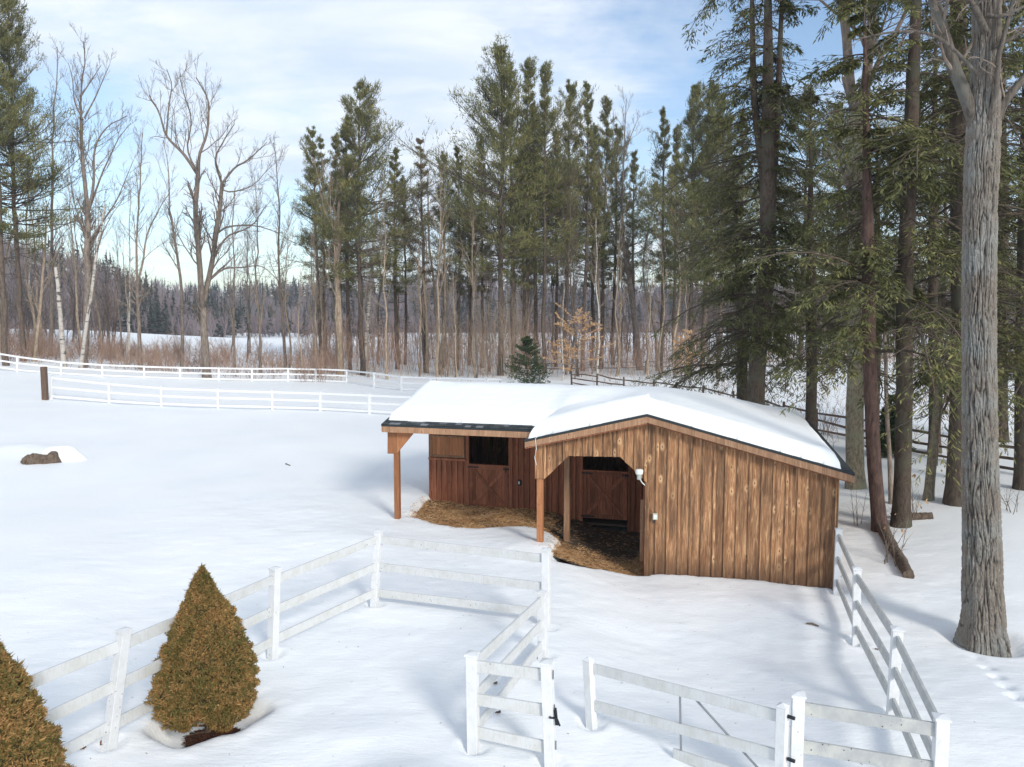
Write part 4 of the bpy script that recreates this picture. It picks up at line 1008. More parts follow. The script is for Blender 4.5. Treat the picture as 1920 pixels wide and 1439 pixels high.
def purge():
    for o in [o for o in bpy.data.objects if o.parent is None and o.name.split('.')[0] in ('trunk', 'branches', 'foliage')]: bpy.data.objects.remove(o)
protoP = [pine(30, .30, 5.4, 101, 165), pine(30, .30, 6.4, 102, 190, power=.8), pine(30, .34, 4.4, 103, 125, .1), pine(30, .32, 4.8, 104, 135, .05), pine(30, .4, 3.8, 105, 100, .2), pine(30, .36, 4.0, 106, 95, .35, M['pine_brown'])]
purge()
def place(proto, name, label, cat, loc, hgt, rz, group=None, wide=1.0):
    s = hgt / proto['h']; root = empty(name, tuple(loc), label, cat, group, rz)
    root.scale = (s * wide, s * wide, s)
    for nm in ('trunk', 'branches', 'foliage'):
        if nm in proto:
            o = bpy.data.objects.new(nm, proto[nm]); COL.objects.link(o); o.parent = root
    return root
# px, top row, depth, prototype, width
PINES = [(10, -60, 64, 1, .9), (44, -10, 68, 1, .9), (598, 238, 80, 2, .95), (612, 262, 88, 4, 1.), (655, 300, 90, 2, 1.), (682, 160, 74, 1, 1.2), (655, 225, 80, 3, 1.1), (745, 285, 84, 3, 1.2), (760, 330, 92, 2, 1.),
         (798, 265, 78, 5, 1.15), (832, 285, 86, 2, .9), (858, 280, 82, 3, 1.), (880, 330, 92, 3, 1.1), (905, 260, 86, 0, .9), (985, 240, 92, 1, .9), (640, 260, 86, 0, 1.), (1005, 200, 88, 3, 1.1), (1110, 240, 90, 0, 1.), (1190, 290, 90, 3, 1.), (936, 98, 74, 1, 1.15), (962, 130, 80, 0, 1.0), (988, 122, 84, 0, 1.0), (1020, 130, 77, 0, .9), (1042, 250, 88, 3, 1.), (1062, 152, 82, 2, .95), (1092, 162, 80, 3, .9), (1128, 190, 84, 0, .95), (1150, 235, 92, 2, 1.),
         (1240, 210, 78, 3, 1.), (1262, 245, 88, 0, .9), (1296, 165, 72, 1, 1.0), (1318, 162, 75, 0, 1.1), (1345, 185, 70, 1, 1.0), (1385, 215, 80, 3, 1.), (1500, 170, 82, 0, 1.1), (1560, 200, 76, 1, 1.), (1760, 170, 80, 0, 1.)]
POS = []
central = [p for p in PINES if 560 < p[0] < 1400]
for n, (px, ty, Y, pi, wd) in enumerate(PINES):
    p = D(px, 690, Y); zb = float(Tbase(p[0], Y)); h = D(px, ty, Y)[2] - zb
    if px < 100: lb = ['huge dark white pine cut by the left edge of the photo', 'tall dark white pine just right of the one at the left edge'][n]
    elif px > 1400: lb = {1500: 'white pine far behind the hemlocks, seen between the twin hemlock and the forked trunk', 1560: 'white pine far behind, just left of the forked trunk', 1760: 'white pine far behind, between the forked trunk and the oak'}[px]
    else:
        k = sorted(central).index((px, ty, Y, pi, wd)); lb = f"{'fading brownish' if pi == 5 else 'tall green'} white pine, {ORD[k]} from the left in the wood behind the shed"
    place(protoP[pi], 'white_pine', lb, 'pine', (p[0], Y, zb - .1), h, rng.uniform(0, 6.28), 'white pines along the wood edge', wd)

# ---- slim bare trees filling the wood edge
def bare(h, seed, spread=.30, n1=15):
    global rng
    keep = rng; rng = np.random.default_rng(seed)
    z = np.linspace(0, h, 14); sw = np.cumsum(rng.normal(size=(14, 2)) * .13, 0); T = np.stack([sw[:, 0], sw[:, 1], z], 1)[None]; R = np.interp(z / h, [0, .03, 1], [.011 * h, .009 * h, .018])[None]
    tr = MB(); addt(tr, T, R, 7); br = MB()
    C, CR = children(T, R, n1, .38, .99, (.35, .75), spread, 6, .5, .12, .45, .014, .4); addt(br, C, CR, 4)
    C2, CR2 = children(C, CR, 7, .2, 1, (.35, .8), .5, 5, .4, .15, .6, .011, .5); addt(br, C2, CR2, 3)
    C3, CR3 = children(C2, CR2, 4, .2, 1, (.35, .8), .55, 4, .3, .18, .8, .008, .6); addt(br, C3, CR3, 3)
    rng = keep
    return tr, br, h
protoB = []
for i, (sd, sp, n1, mt) in enumerate(((201, .28, 15, BK), (202, .22, 13, TAN), (203, .34, 17, BK), (204, .2, 12, TAN), (205, .3, 16, M['pinebark']), (206, .2, 9, BI))):
    tr, br, h = bare(16, sd, sp, n1)
    protoB.append(dict(trunk=tr.build('trunk', mt, smooth=True).data, branches=br.build('branches', BK if mt is BI else mt, smooth=True).data, h=h))
purge()
SLIM = []
for i in range(78):
    if i < 12: px = rng.uniform(-30, 250)
    elif i < 17: px = rng.uniform(420, 580)
    else: px = rng.uniform(560, 1300)
    SLIM.append((px, rng.uniform(68, 100) if i < 64 else rng.uniform(66, 76), rng.uniform(9, 19), rng.integers(0, 6) if i < 64 else [1, 3, 1, 3, 0][i % 5]))
for px, Y, h, pi in SLIM:
    p = D(px, 690, Y); zb = float(Tbase(p[0], Y))
    place(protoB[pi], 'slim_bare_tree', 'slim bare tree crowded among the trunks of the wood edge', 'tree', (p[0], Y, zb - .1), h, rng.uniform(0, 6.28), 'slim bare trees of the wood edge', .8)

# ---- hemlocks behind the shed: traced trunks, flat feathery sprays
def hemlock(name, label, basepx, depth, stems, htop, z0, Lmax, nb, bark, droop=-.14, side=None, group='hemlocks behind the shed', fine=1.0, upper=.36, ltop=1.5):
    p = D(basepx[0], basepx[1], depth); base = np.array([p[0], p[1], float(Tbase(p[0], p[1]))])
    root = empty(name, tuple(base), label, 'tree', group)
    tr = MB(); br = MB(); fo = MB()
    for si, (pts, r0, r1) in enumerate(stems):
        W = [D(x, y, depth + (0 if si == 0 else .15 * i)) for i, (x, y) in enumerate(pts)]
        if si == 0: W[0] = base - [0, 0, .2]
        d = nrm(W[-1] - W[-2])
        if si == len(stems) - 1 or len(stems) > 2 or si > 0:
            W.append(W[-1] + d * max(.5, htop - (W[-1][2] - base[2])))
        nb_ = int(nb * (upper if si else 1))
        P = resample(W, 30); R = np.linspace(r0, r1, 30); R[0] *= 1.35; R[1] *= 1.08
        if W[-1][2] - base[2] > htop * .9: R = R * np.clip((base[2] + htop + .6 - P[:, 2]) / (htop * .55), .06, 1)
        addt(tr, P[None], R[None], 12)
        zlo = base[2] + z0; zhi = P[-1, 2] - .2
        if zhi < zlo + .5: continue
        n = int(nb_ * max(zhi - zlo, 1) / 9) if len(stems) > 1 else nb_
        z = zlo + (zhi - zlo) * rng.random(n) ** 1.15; f = (z - base[2]) / (htop * ltop)
        cx = np.interp(z, P[:, 2], P[:, 0]); cy = np.interp(z, P[:, 2], P[:, 1])
        az = rng.uniform(0, 2 * np.pi, n)
        L = Lmax * np.clip((1 - f) * 1.35, .15, 1) * rng.uniform(.25, 1.15, n) * (.55 + .9 * vnoise2(az * 1.3 + 20, z * .55 + 40, seed=77))
        if side is not None: L = L * (1 + .35 * np.cos(az - side))
        el = np.radians(rng.normal(size=n) * 10 + 6)
        d = np.stack([np.cos(el) * np.cos(az), np.cos(el) * np.sin(az), np.sin(el)], 1); q = np.stack([cx, cy, z], 1)
        K = 7; B = [q]
        for k in range(1, K):
            d = nrm(d + np.array([0, 0, droop * (1 + k * .25)]) * .6 + rng.normal(size=(n, 3)) * .06); B.append(B[-1] + d * (L / (K - 1))[:, None])
        B = np.stack(B, 1); BR = np.linspace(1, .2, K)[None] * np.clip(L * .012, .01, .05)[:, None]; addt(br, B, BR, 5)
        C, CR = children(B, BR, 17, .16, 1, (.6, 1.0), .38, 5, -.25, .10, .5, .004, .4, flat=.18, prof=lambda t: 1.05 - .65 * t); addt(br, C, CR, 3)
        kc = vnoise2(C[:, 0, 0] * 1.4 + 90, C[:, 0, 2] * 1.9 + C[:, 0, 1] * 1.3 + 60, seed=78) > .40; C, CR = C[kc], CR[kc]
        # third order: flat twiglets carrying the needles
        C2, CR2 = children(C, CR, int(8 * fine), .15, 1, (.5, .95), .42, 3, -.2, .12, .6, .003, .5, flat=.25, prof=lambda t: 1.05 - .6 * t)
        for Q, m in ((C2, 2), (C, 4)):
            t = rng.random((len(Q), m)); pp, tn = lerp_along(Q, t); pp = pp.reshape(-1, 3); tn = tn.reshape(-1, 3); nn = len(pp)
            sd = nrm(np.cross(tn, [0, 0, 1.])) * np.where(rng.random(nn) < .5, -1, 1)[:, None]
            dd = nrm(tn + sd * rng.uniform(.1, .9, nn)[:, None] + [0, 0, -.15] + rng.normal(size=(nn, 3)) * .12)
            up = nrm(rng.normal(size=(nn, 3)) * .35 + [0, 0, 1])
            blades(fo, pp, dd, rng.uniform(.10, .27, nn), rng.uniform(.024, .055, nn), normal=up, shape='quad')
    for mb, nm, mt in ((tr, 'trunk', bark), (br, 'branches', M['hembark']), (fo, 'foliage', M['hemlock'])):
        if mb.n: o = mb.build(nm, mt, root, smooth=nm != 'foliage', loc=base); o.location = (0, 0, 0)
    return root
HB = M['hembark']
hemlock('hemlock', 'twin-stemmed hemlock directly behind the shed roof', (1420, 850), 28.5, [([(1420, 880), (1418, 720), (1428, 600), (1440, 480), (1440, 400)], .33, .24), ([(1440, 400), (1428, 300), (1414, 180), (1410, 0)], .17, .15), ([(1440, 400), (1452, 300), (1460, 150), (1466, 0)], .16, .14)], 23, 4.9, 3.6, 84, HB, side=2.6)
traced_tree('forked_maple', 'rough forked trunk splitting high up among the hemlocks, right of the twin hemlock', (1605, 915), [([(1605, 918), (1602, 800), (1605, 700), (1606, 500), (1602, 300), (1606, 215)], .31, .25), ([(1606, 215), (1594, 160), (1586, 60), (1570, -40), (1560, -150)], .17, .1), ([(1606, 215), (1622, 170), (1628, 100), (1636, 20), (1640, -100)], .19, .1), ([(1622, 170), (1650, 110), (1690, 40), (1720, -40)], .09, .05), ([(1628, 100), (1608, 60), (1570, 30)], .08, .03)], M['mossbark'], BK, dens=.35, twl=.3, up=.1)
hemlock('hemlock', 'reddish slender hemlock with a bent foot, right of the forked trunk', (1652, 995), 20.6, [([(1652, 985), (1640, 880), (1634, 760), (1630, 640), (1628, 500)], .19, .13)], 15, 4.2, 2.8, 80, M['redbark'])
hemlock('hemlock', 'straight brown hemlock trunk above the short lying log', (1690, 970), 20.9, [([(1688, 975), (1693, 860), (1696, 720), (1695, 600), (1702, 400), (1712, 150), (1718, 0)], .22, .15)], 22, 4.2, 3.6, 120, HB)
hemlock('hemlock', 'dark hemlock half hidden behind the oak trunk', (1798, 950), 22.2, [([(1798, 955), (1800, 860), (1806, 720), (1806, 500), (1800, 200)], .34, .25)], 22, 3.6, 4.2, 120, HB)
hemlock('hemlock', 'hemlock at the right edge of the photo beyond the oak', (1920, 900), 24, [([(1922, 905), (1918, 760), (1920, 600), (1925, 300)], .24, .17)], 20, 3.2, 4.0, 110, HB)
hemlock('hemlock', 'broad dark hemlock behind the shed with its boughs left of the twin trunk', (1388, 800), 33, [([(1395, 800), (1392, 700), (1388, 560), (1380, 420)], .25, .16)], 13, 3.6, 2.9, 75, HB, side=3.1, ltop=1.1)
hemlock('hemlock', 'hemlock between the twin hemlock and the forked trunk, farther back', (1520, 800), 32, [([(1525, 800), (1522, 700), (1520, 560), (1520, 420)], .23, .16)], 15, 3.6, 3.8, 85, HB)
hemlock('hemlock', 'dark hemlock farther back between the straight brown trunk and the oak', (1755, 800), 31, [([(1757, 800), (1752, 700), (1750, 500), (1752, 300)], .22, .15)], 19, 4.0, 3.8, 95, HB)
hemlock('hemlock', 'dense hemlock far back at right, behind the oak', (1880, 780), 34, [([(1880, 790), (1878, 650), (1880, 450), (1880, 300)], .26, .18)], 21, 3.4, 4.6, 140, HB)
hemlock('hemlock', 'hemlock far back behind the reddish slender trunk', (1640, 780), 36, [([(1645, 790), (1643, 650), (1645, 450), (1645, 300)], .22, .15)], 15, 4.4, 3.8, 80, HB)
traced_tree('slim_bare_tree', 'thin grey stem between the reddish hemlock and the straight brown one', (1672, 945), [([(1672, 948), (1668, 860), (1662, 760), (1660, 640), (1656, 520)], .08, .04)], BK, dens=.4, twl=.25, up=.1)
traced_tree('yellow_birch', 'leaning mottled birch trunk left of the oak', (1740, 938), [([(1736, 940), (1748, 860), (1757, 780), (1760, 720), (1764, 600), (1775, 420)], .15, .09)], M['mossbark'], BK, dens=.4, twl=.25, up=.1)

# ---- young evergreen, beech sapling
def young_fir(label, px, by, ty, w, Y=None):
    b = Gt(px, by) if Y is None else D(px, by, Y); b[2] = float(Tbase(b[0], b[1])); h = D(px, ty, b[1])[2] - b[2]
    root = empty('young_spruce', tuple(b), label, 'spruce'); mb = MB(); fo = MB()
    mb.tube([(0, 0, -.1), (0, 0, h * .5), (0, 0, h)], [.05, .03, .008], 6)
    n = 130; f = rng.random(n) ** 1.2; z = (.06 + .92 * f) * h; az = rng.uniform(0, 6.28, n); L = w * (1 - f) ** .8 * rng.uniform(.6, 1.15, n) + .08
    el = np.radians(-8 + 35 * f); d = np.stack([np.cos(el) * np.cos(az), np.cos(el) * np.sin(az), np.sin(el)], 1); p = np.stack([z * 0, z * 0, z], 1)
    B = np.stack([p + d * (L * s)[:, None] + np.array([0, 0, .12]) * (s ** 2 * L)[:, None] for s in np.linspace(0, 1, 4)], 1); BR = np.linspace(.014, .005, 4)[None].repeat(n, 0); addt(mb, B, BR, 3)
    C, CR = children(B, BR, 9, .15, 1, (.6, 1.), .42, 3, .1, .1, .6, .004, .6, flat=.3); Q = np.concatenate([C])
    pp, tn = lerp_along(Q, rng.random((len(Q), 11))); pp = pp.reshape(-1, 3); tn = tn.reshape(-1, 3)
    blades(fo, pp, nrm(tn + rng.normal(size=pp.shape) * .6), rng.uniform(.08, .2, len(pp)), rng.uniform(.03, .055, len(pp)), shape='quad')
    mb.build('trunk', M['pinebark'], root); fo.build('foliage', M['youngfir'], root)
young_fir('small dark green spruce behind the shed roof', 988, 722, 632, 2.2, 56)
young_fir('tiny dark spruce at the rail fence among the trunks behind the shed', 1672, 830, 745, .75, 30)
def beech(label, px, by, ty, w, n=26, Y=None):
    b = Gt(px, by) if Y is None else D(px, by, Y); b[2] = float(Tbase(b[0], b[1])); h = D(px, ty, b[1])[2] - b[2]
    root = empty('beech_sapling', tuple(b), label, 'tree'); mb = MB(); fo = MB()
    T = resample([(0, 0, -.1), (.1, 0, h * .4), (-.05, .05, h * .75), (.1, 0, h)], 10)[None]; R = np.linspace(.06, .01, 10)[None]; addt(mb, T, R, 5)
    C, CR = children(T, R, n, .12, .95, (1.1, 1.45), w / h, 6, .05, .08, .4, .008, .4, prof=lambda t: 1 - .5 * t); addt(mb, C, CR, 3)
    C2, CR2 = children(C, CR, 9, .2, 1, (.5, .9), .35, 4, 0, .1, .6, .005, .5, flat=.15); addt(mb, C2, CR2, 3)
    pp, tn = lerp_along(C2, rng.random((len(C2), 20))); pp = pp.reshape(-1, 3); tn = tn.reshape(-1, 3)
    blades(fo, pp, nrm(tn * .5 + rng.normal(size=pp.shape) * .6 + [0, 0, -.3]), rng.uniform(.08, .15, len(pp)), rng.uniform(.05, .09, len(pp)), shape='quad')
    mb.build('trunk', BK, root); fo.build('foliage', M['beech'], root)
beech('beech sapling still holding orange leaves at the wood edge right of the small spruce', 1078, 702, 585, 3.0, 34, 70)
beech('small beech with yellow-orange leaves just left of the hemlock boughs', 1292, 700, 620, 1.6, 18, 70)

# ================================================================== thickets, distant woods, hills
def stems(name, label, cat, n, pxr, Yr, hr, r, mat, kids=5, dens=None, lean=.12, kid2=3):
    px = rng.uniform(*pxr, n); Y = rng.uniform(*Yr, n); h = rng.uniform(*hr, n) * (.6 + .8 * vnoise2(px / 45 + 30, Y / 6, seed=81))
    if dens is not None: k = rng.random(n) < dens(px, Y); px, Y, h = px[k], Y[k], h[k]; n = len(px)
    x = (px - 960) / F * Y; z = Tbase(x, Y) - .05
    p = np.stack([x, Y, z], 1); d = nrm(np.stack([rng.normal(size=n) * lean, rng.normal(size=n) * lean, np.ones(n)], 1))
    P = [p]
    for k in range(1, 6): d = nrm(d + rng.normal(size=(n, 3)) * .07); P.append(P[-1] + d * (h / 5)[:, None])
    P = np.stack(P, 1); R = np.linspace(1, .3, 6)[None] * (r[0] + (r[1] - r[0]) * rng.random(n))[:, None]
    mb = MB(); tone = rng.random(n); addt(mb, P, R, 3, np.repeat(tone, 15))
    C, CR = children(P, R, kids, .2, 1, (.35, .8), .38, 4, .25, .15, .55, .007, .5); addt(mb, C, CR, 3, np.repeat(rng.random(len(C)), 9))
    if kid2: C2, CR2 = children(C, CR, kid2, .2, 1, (.35, .9), .5, 3, .1, .15, .8, .006, .6); addt(mb, C2, CR2, 3, np.repeat(rng.random(len(C2)), 6))
    tag(mb.build(name, mat), label, cat, kind='stuff')
stems('undergrowth', 'low tan and brown brush tangled along the wood edge behind the far white fence', 'brush', 3400, (-60, 640), (65, 84), (.8, 2.7), (.010, .024), M['brush'], 8, lambda px, Y: .10 + .90 * (vnoise2(px / 30 + 9, Y / 3, seed=5) > .5), .35)
stems('undergrowth', 'reddish brown thicket of saplings under the pines in the middle of the wood edge', 'brush', 1350, (560, 1320), (72, 96), (1.8, 5.4), (.010, .024), M['brush'], 6, None, .12)
stems('undergrowth', 'thin bare shrubs in the snow along the brown rail fence', 'brush', 330, (1120, 1960), (30, 60), (.7, 2.0), (.006, .012), M['brush'], 6, None, .25)
stems('undergrowth', 'tan brush line along the far side of the snowy field behind the hemlocks', 'brush', 900, (1250, 2050), (88, 100), (.8, 2.4), (.012, .024), M['brush'], 6, None, .3)
stems('undergrowth', 'wispy saplings standing behind the shed roof and the field fence corner', 'brush', 60, (815, 985), (66, 76), (4.5, 8), (.014, .028), M['barktan'], 9, None, .06)
stems('distant_wood', 'distant grey-brown wood of slender bare trunks behind the pines', 'woods', 300, (600, 1330), (98, 150), (3.0, 6.5), (.05, .10), M['wood_far'], 8, None, .05)
stems('distant_wood', 'distant bare wood behind the hemlocks at right', 'woods', 520, (1290, 2150), (100, 150), (10, 19), (.06, .13), M['wood_far'], 10, None, .05)
stems('distant_wood', 'dim bare wood behind the pines at far left', 'woods', 200, (-260, 230), (84, 130), (4, 9), (.05, .11), M['wood_far'], 9, None, .05)

def hill(name, crest, Y, depth, y_foot=None):
    px = np.arange(crest[0][0], crest[-1][0] + 1, 12.); yy = np.interp(px, [c[0] for c in crest], [c[1] for c in crest])
    rows = np.linspace(-1, 1.2, 26)
    Pm, Rm = np.meshgrid(px, rows, indexing='ij'); Yc = Y + Rm * depth
    zc = CH + (HOR - yy) / F * Y
    f = sstep(-1, 0, Rm) * (1 - .5 * sstep(.1, 1.2, Rm)); X = (Pm - 960) / F * Yc
    Z = zc[:, None] * f + 1.8 * (vnoise2(X / 18 + 100, Yc / 18, seed=91) - .5) * f - 1.0
    n, m = X.shape; idx = np.arange(n * m).reshape(n, m); mb = MB()
    mb.add(np.stack([X, Yc, Z], -1).reshape(-1, 3), quads=np.stack([idx[:-1, :-1], idx[1:, :-1], idx[1:, 1:], idx[:-1, 1:]], -1).reshape(-1, 4))
    tag(mb.build(name, M['hill'], smooth=True), kind='structure')
    def at(p, r):
        i = np.interp(p, px, np.arange(n)); y = Y + r * depth; j = np.clip(np.round((r + 1) / 2.2 * 25).astype(int), 0, 25)
        return np.stack([(p - 960) / F * y, y, Z[np.round(i).astype(int), j]], 1)
    return at
hA = hill('near_hill', [(-420, 420), (0, 478), (120, 504), (200, 522), (260, 548), (310, 578), (360, 600), (430, 612)], 270, 75)
hB = hill('far_hill', [(100, 550), (300, 556), (400, 561), (560, 554), (640, 549), (780, 543), (850, 533), (950, 541), (1050, 558), (1300, 562), (1700, 558), (2300, 555)], 460, 170)
hC = hill('far_ridge', [(-400, 520), (240, 530), (300, 540), (380, 552), (470, 556), (700, 548), (2300, 545)], 800, 150)
def far_forest():
    con = MB(); dec = MB()
    def conifer(p, h):
        n = len(p)
        for q in range(26):
            f = rng.random(n) ** .8; a = rng.uniform(0, 6.28, n); r = h * .20 * (1 - f) + .2; d = nrm(np.stack([np.cos(a), np.sin(a), np.full(n, -.25)], 1))
            blades(con, p + np.stack([f * 0, f * 0, h * (.08 + .9 * f)], 1), d, r, h * .09, normal=nrm(rng.normal(size=(n, 3)) * .6 + [0, 0, 1]), shape='quad')
        blades(con, p + np.stack([h * 0, h * 0, h * .6], 1), np.array([[0, 0, 1.]]).repeat(n, 0), h * .45, h * .06)
    def bareT(p, h):
        n = len(p); tone = rng.random(n)
        for q in range(16):
            a = rng.uniform(0, 6.28, n); d = nrm(np.stack([np.cos(a) * .38, np.sin(a) * .38, np.ones(n)], 1) * [1, 1, 1]); s = rng.uniform(.0, .55, n)
            blades(dec, p + np.stack([h * 0, h * 0, h * s], 1), d, h * (1 - s) * rng.uniform(.6, 1, n), rng.uniform(.12, .34, n) * (p[:, 1] / 300), r=np.clip(tone + rng.normal(size=n) * .1, 0, 1))
    def scatter(at, pr, n, cf, hc, hd):
        p = rng.uniform(*pr, n); r = -1 + 1.12 * rng.random(n); P = at(p, r)
        c = rng.random(n) < cf(p, r) * np.clip(.1 + 2.4 * (vnoise2(p / 28 + 70, r * 5 + 9, seed=92) - .3), 0, 1)
        conifer(P[c], rng.uniform(*hc, c.sum())); bareT(P[~c], rng.uniform(*hd, (~c).sum()))
    scatter(hA, (-400, 425), 1700, lambda p, r: np.where(p > 230, .8, .3) * np.where(r < .0, 1, .5), (6, 12), (6, 10))
    scatter(hB, (110, 2280), 3600, lambda p, r: .75, (8, 13), (7, 12))
    scatter(hC, (-380, 2200), 1800, lambda p, r: .5, (9, 14), (9, 14))
    # tree belt at the far side of the snowfield
    n = 420; px = rng.uniform(170, 720, n); Y = rng.uniform(225, 265, n); p = np.stack([(px - 960) / F * Y, Y, np.zeros(n)], 1)
    c = rng.random(n) < np.where(px < 440, .6, .3) * np.clip(.2 + 2 * (vnoise2(px / 30 + 9, Y / 20, seed=93) - .25), 0, 1)
    conifer(p[c], rng.uniform(5, 11, c.sum())); bareT(p[~c], rng.uniform(4, 9, (~c).sum()))
    tag(con.build('hillside_conifers', M['farcon']), 'dark conifers scattered through the woods on the far hills', 'woods', kind='stuff')
    tag(dec.build('hillside_woods', M['fardec']), 'mauve-brown bare woods covering the far hills', 'woods', kind='stuff')
far_forest()

# ================================================================== logs, stump, litter
def log(name, label, cat, pix, radii, mat, depths=None, S=14, lift=.0):
    P = []
    for i, q in enumerate(pix):
        p = Gt(q[0], q[1]); p[2] += radii[i] * .55 + (q[2] if len(q) > 2 else 0); P.append(p)
    P = resample(P, 22); R = np.interp(np.linspace(0, 1, 22), np.linspace(0, 1, len(radii)), radii)
    v, q = tubes(P[None], R[None], S); c = np.repeat(P, S, 0); v = c + (v - c) * (1 + .22 * (rng.random((len(v), 1)) - .5))
    mb = MB(); mb.add(v, quads=q)
    for k, e in ((0, 0), (21, -1)):
        ring = v.reshape(22, S, 3)[k]; mb.add(np.vstack([ring, P[e]]), tris=[(S, i, (i + 1) % S) for i in range(S)])
    o = mb.build(name, mat, smooth=True, loc=P[0]); tag(o, label, cat); return o
log('fallen_log', 'long mossy brown log sloping down from the reddish hemlock foot towards the oak', 'log', [(1648, 985, .05), (1668, 1022), (1690, 1058), (1704, 1085)], [.17, .14, .13, .12], M['deadwood'])
log('fallen_log', 'short dark log lying in the snow at the straight brown hemlock', 'log', [(1672, 972), (1710, 974), (1748, 972)], [.12, .12, .11], M['deadwood'])
log('bark_piece', 'dark strip of bark lying on the paddock snow in front of the shed', 'debris', [(1511, 1170), (1522, 1171), (1535, 1175)], [.012, .022, .012], M['deadwood'], S=6)
log('fallen_branch', 'dark broken branch lying under the right-hand white fence', 'debris', [(1618, 1208), (1630, 1222), (1642, 1240)], [.02, .025, .012], M['deadwood'], S=6)
log('fallen_branch', 'thin grey stick in the snow right of the right-hand fence', 'debris', [(1640, 1217), (1652, 1219)], [.012, .01], M['deadwood'], S=5)
log('bark_piece', 'small dark chip of bark on the snow left of the shed', 'debris', [(536, 871), (544, 874)], [.03, .02], M['deadwood'], S=6)
# stump in its mound of snow
b = Gt(74, 866); mb = MB(); NA = 40; rad = [(0.62, -.4), (.66, -.1), (.62, .1), (.60, .2), (.5, .27), (.36, .2), (.2, .05), (.01, .0)]
V = []
for i, (r, z) in enumerate(rad):
    for j in range(NA):
        a = 2 * math.pi * j / NA; q = r * (1 + .12 * math.sin(3 * a + 1) + .06 * math.sin(7 * a + i)) + rng.normal() * .022
        V.append((b[0] + q * 1.0 * math.cos(a), b[1] + q * .8 * math.sin(a), b[2] + z + .05 * math.sin(a * 3) * (z > .1) + rng.normal() * .02 + .07 * math.cos(a + .5)))
mb.add(V, quads=[(i * NA + j, i * NA + (j + 1) % NA, (i + 1) * NA + (j + 1) % NA, (i + 1) * NA + j) for i in range(len(rad) - 1) for j in range(NA)])
o = mb.build('tree_stump', M['deadwood'], loc=b); tag(o, 'weathered grey-brown hollow stump poking out of a snow mound at left', 'stump')
mb = MB(); V = []; rad = [(.0, .42), (.3, .41), (.5, .34), (.62, .22), (.85, .02), (1.1, -.25)]
for i, (r, z) in enumerate(rad):
    for j in range(NA):
        a = 2 * math.pi * j / NA; V.append((b[0] + .32 + r * 1.1 * math.cos(a), b[1] + .75 + r * .7 * math.sin(a), b[2] + z * (1 + .1 * math.sin(2 * a))))
mb.add(V, quads=[(i * NA + j, i * NA + (j + 1) % NA, (i + 1) * NA + (j + 1) % NA, (i + 1) * NA + j) for i in range(len(rad) - 1) for j in range(NA)])
tag(mb.build('snow_cap', M['snow'], smooth=True, loc=b), 'drifted snow heaped behind and over the grey stump', 'snow')
# leaves and shrubs near the logs
def near_shrub(label, px, py, h, n, leaves):
    b = Gt(px, py); root = empty('bare_shrub', tuple(b), label, 'shrub', ); mb = MB()
    p = np.stack([rng.normal(size=n) * .14, rng.normal(size=n) * .14, np.full(n, -.05)], 1); d = nrm(np.stack([rng.normal(size=n) * .28, rng.normal(size=n) * .28, np.ones(n)], 1)); L = h * rng.uniform(.5, 1.1, n)
    P = [p]
    for k in range(5): d = nrm(d + rng.normal(size=(n, 3)) * .09); P.append(P[-1] + d * (L / 5)[:, None])
    P = np.stack(P, 1); R = np.linspace(.012, .004, 6)[None].repeat(n, 0); addt(mb, P, R, 4)
    C, CR = children(P, R, 6, .25, 1, (.4, .9), .35, 4, .15, .15, .6, .003); addt(mb, C, CR, 3)
    mb.build('stems', BK, root, smooth=True)
    if leaves:
        fo = MB(); i = rng.choice(len(C), leaves); q = C[i, -1]
        for a in range(3): blades(fo, q, nrm(rng.normal(size=q.shape) * .5 + [0, 0, -.8]), rng.uniform(.08, .15, leaves), rng.uniform(.05, .09, leaves), shape='quad')
        fo.build('leaves', M['beech'], root)
near_shrub('bare shrub with a few orange leaves at the straight brown hemlock', 1690, 985, 1.0, 7, 7)
near_shrub('bare twiggy shrub beside the long sloping log', 1668, 1055, 1.3, 8, 2)
near_shrub('sparse bare shrub with orange leaves left of the oak', 1715, 965, 1.2, 5, 5)
near_shrub('bare twigs sticking from the snow right of the shed wall', 1605, 985, 1.2, 4, 0)
near_shrub('dark twiggy bush against the fence behind the shed corner', 1545, 815, 1.9, 14, 0)
near_shrub('thin bare twigs in the snow right of the oak', 1895, 960, 1.1, 6, 0)
near_shrub('dry weed stalks against the right end of the shed wall', 1548, 1098, .55, 6, 0)
def leaf(label, px, py, s, mat):
    b = Gt(px, py); mb = MB(); A = np.linspace(0, 2 * np.pi, 11)[:-1]
    V = [(s * math.cos(a) * (1 + .3 * math.cos(3 * a)), s * .6 * math.sin(a) * (1 + .2 * math.sin(4 * a)), .012 + .35 * s * math.cos(a) ** 2) for a in A]
    mb.add([(0, 0, .012)] + V + [(x, y, z + .006) for x, y, z in [(0, 0, .012)] + V], tris=[(0, 1 + i, 1 + (i + 1) % 10) for i in range(10)] + [(11, 12 + (i + 1) % 10, 12 + i) for i in range(10)])
    o = mb.build('dead_leaf', mat); o.location = b; o.rotation_euler = (0, 0, rng.uniform(0, 6)); tag(o, label, 'leaf')
leaf('curled reddish dead leaf on the snow left of the leaning fence post', 156, 1405, .05, M['leaf']); leaf('dead brown leaf at the foot of the leaning fence post', 192, 1397, .05, M['leaf'])
leaf('tan dead leaf in the snow pit of the cone-shaped spruce', 458, 1348, .05, M['beech'])
leaf('dark brown dead leaf on the snow between the entrance fence rails', 928, 1283, .045, M['deadwood']); leaf('dark dead leaf below the middle rail of the entrance fence', 934, 1338, .045, M['deadwood'])
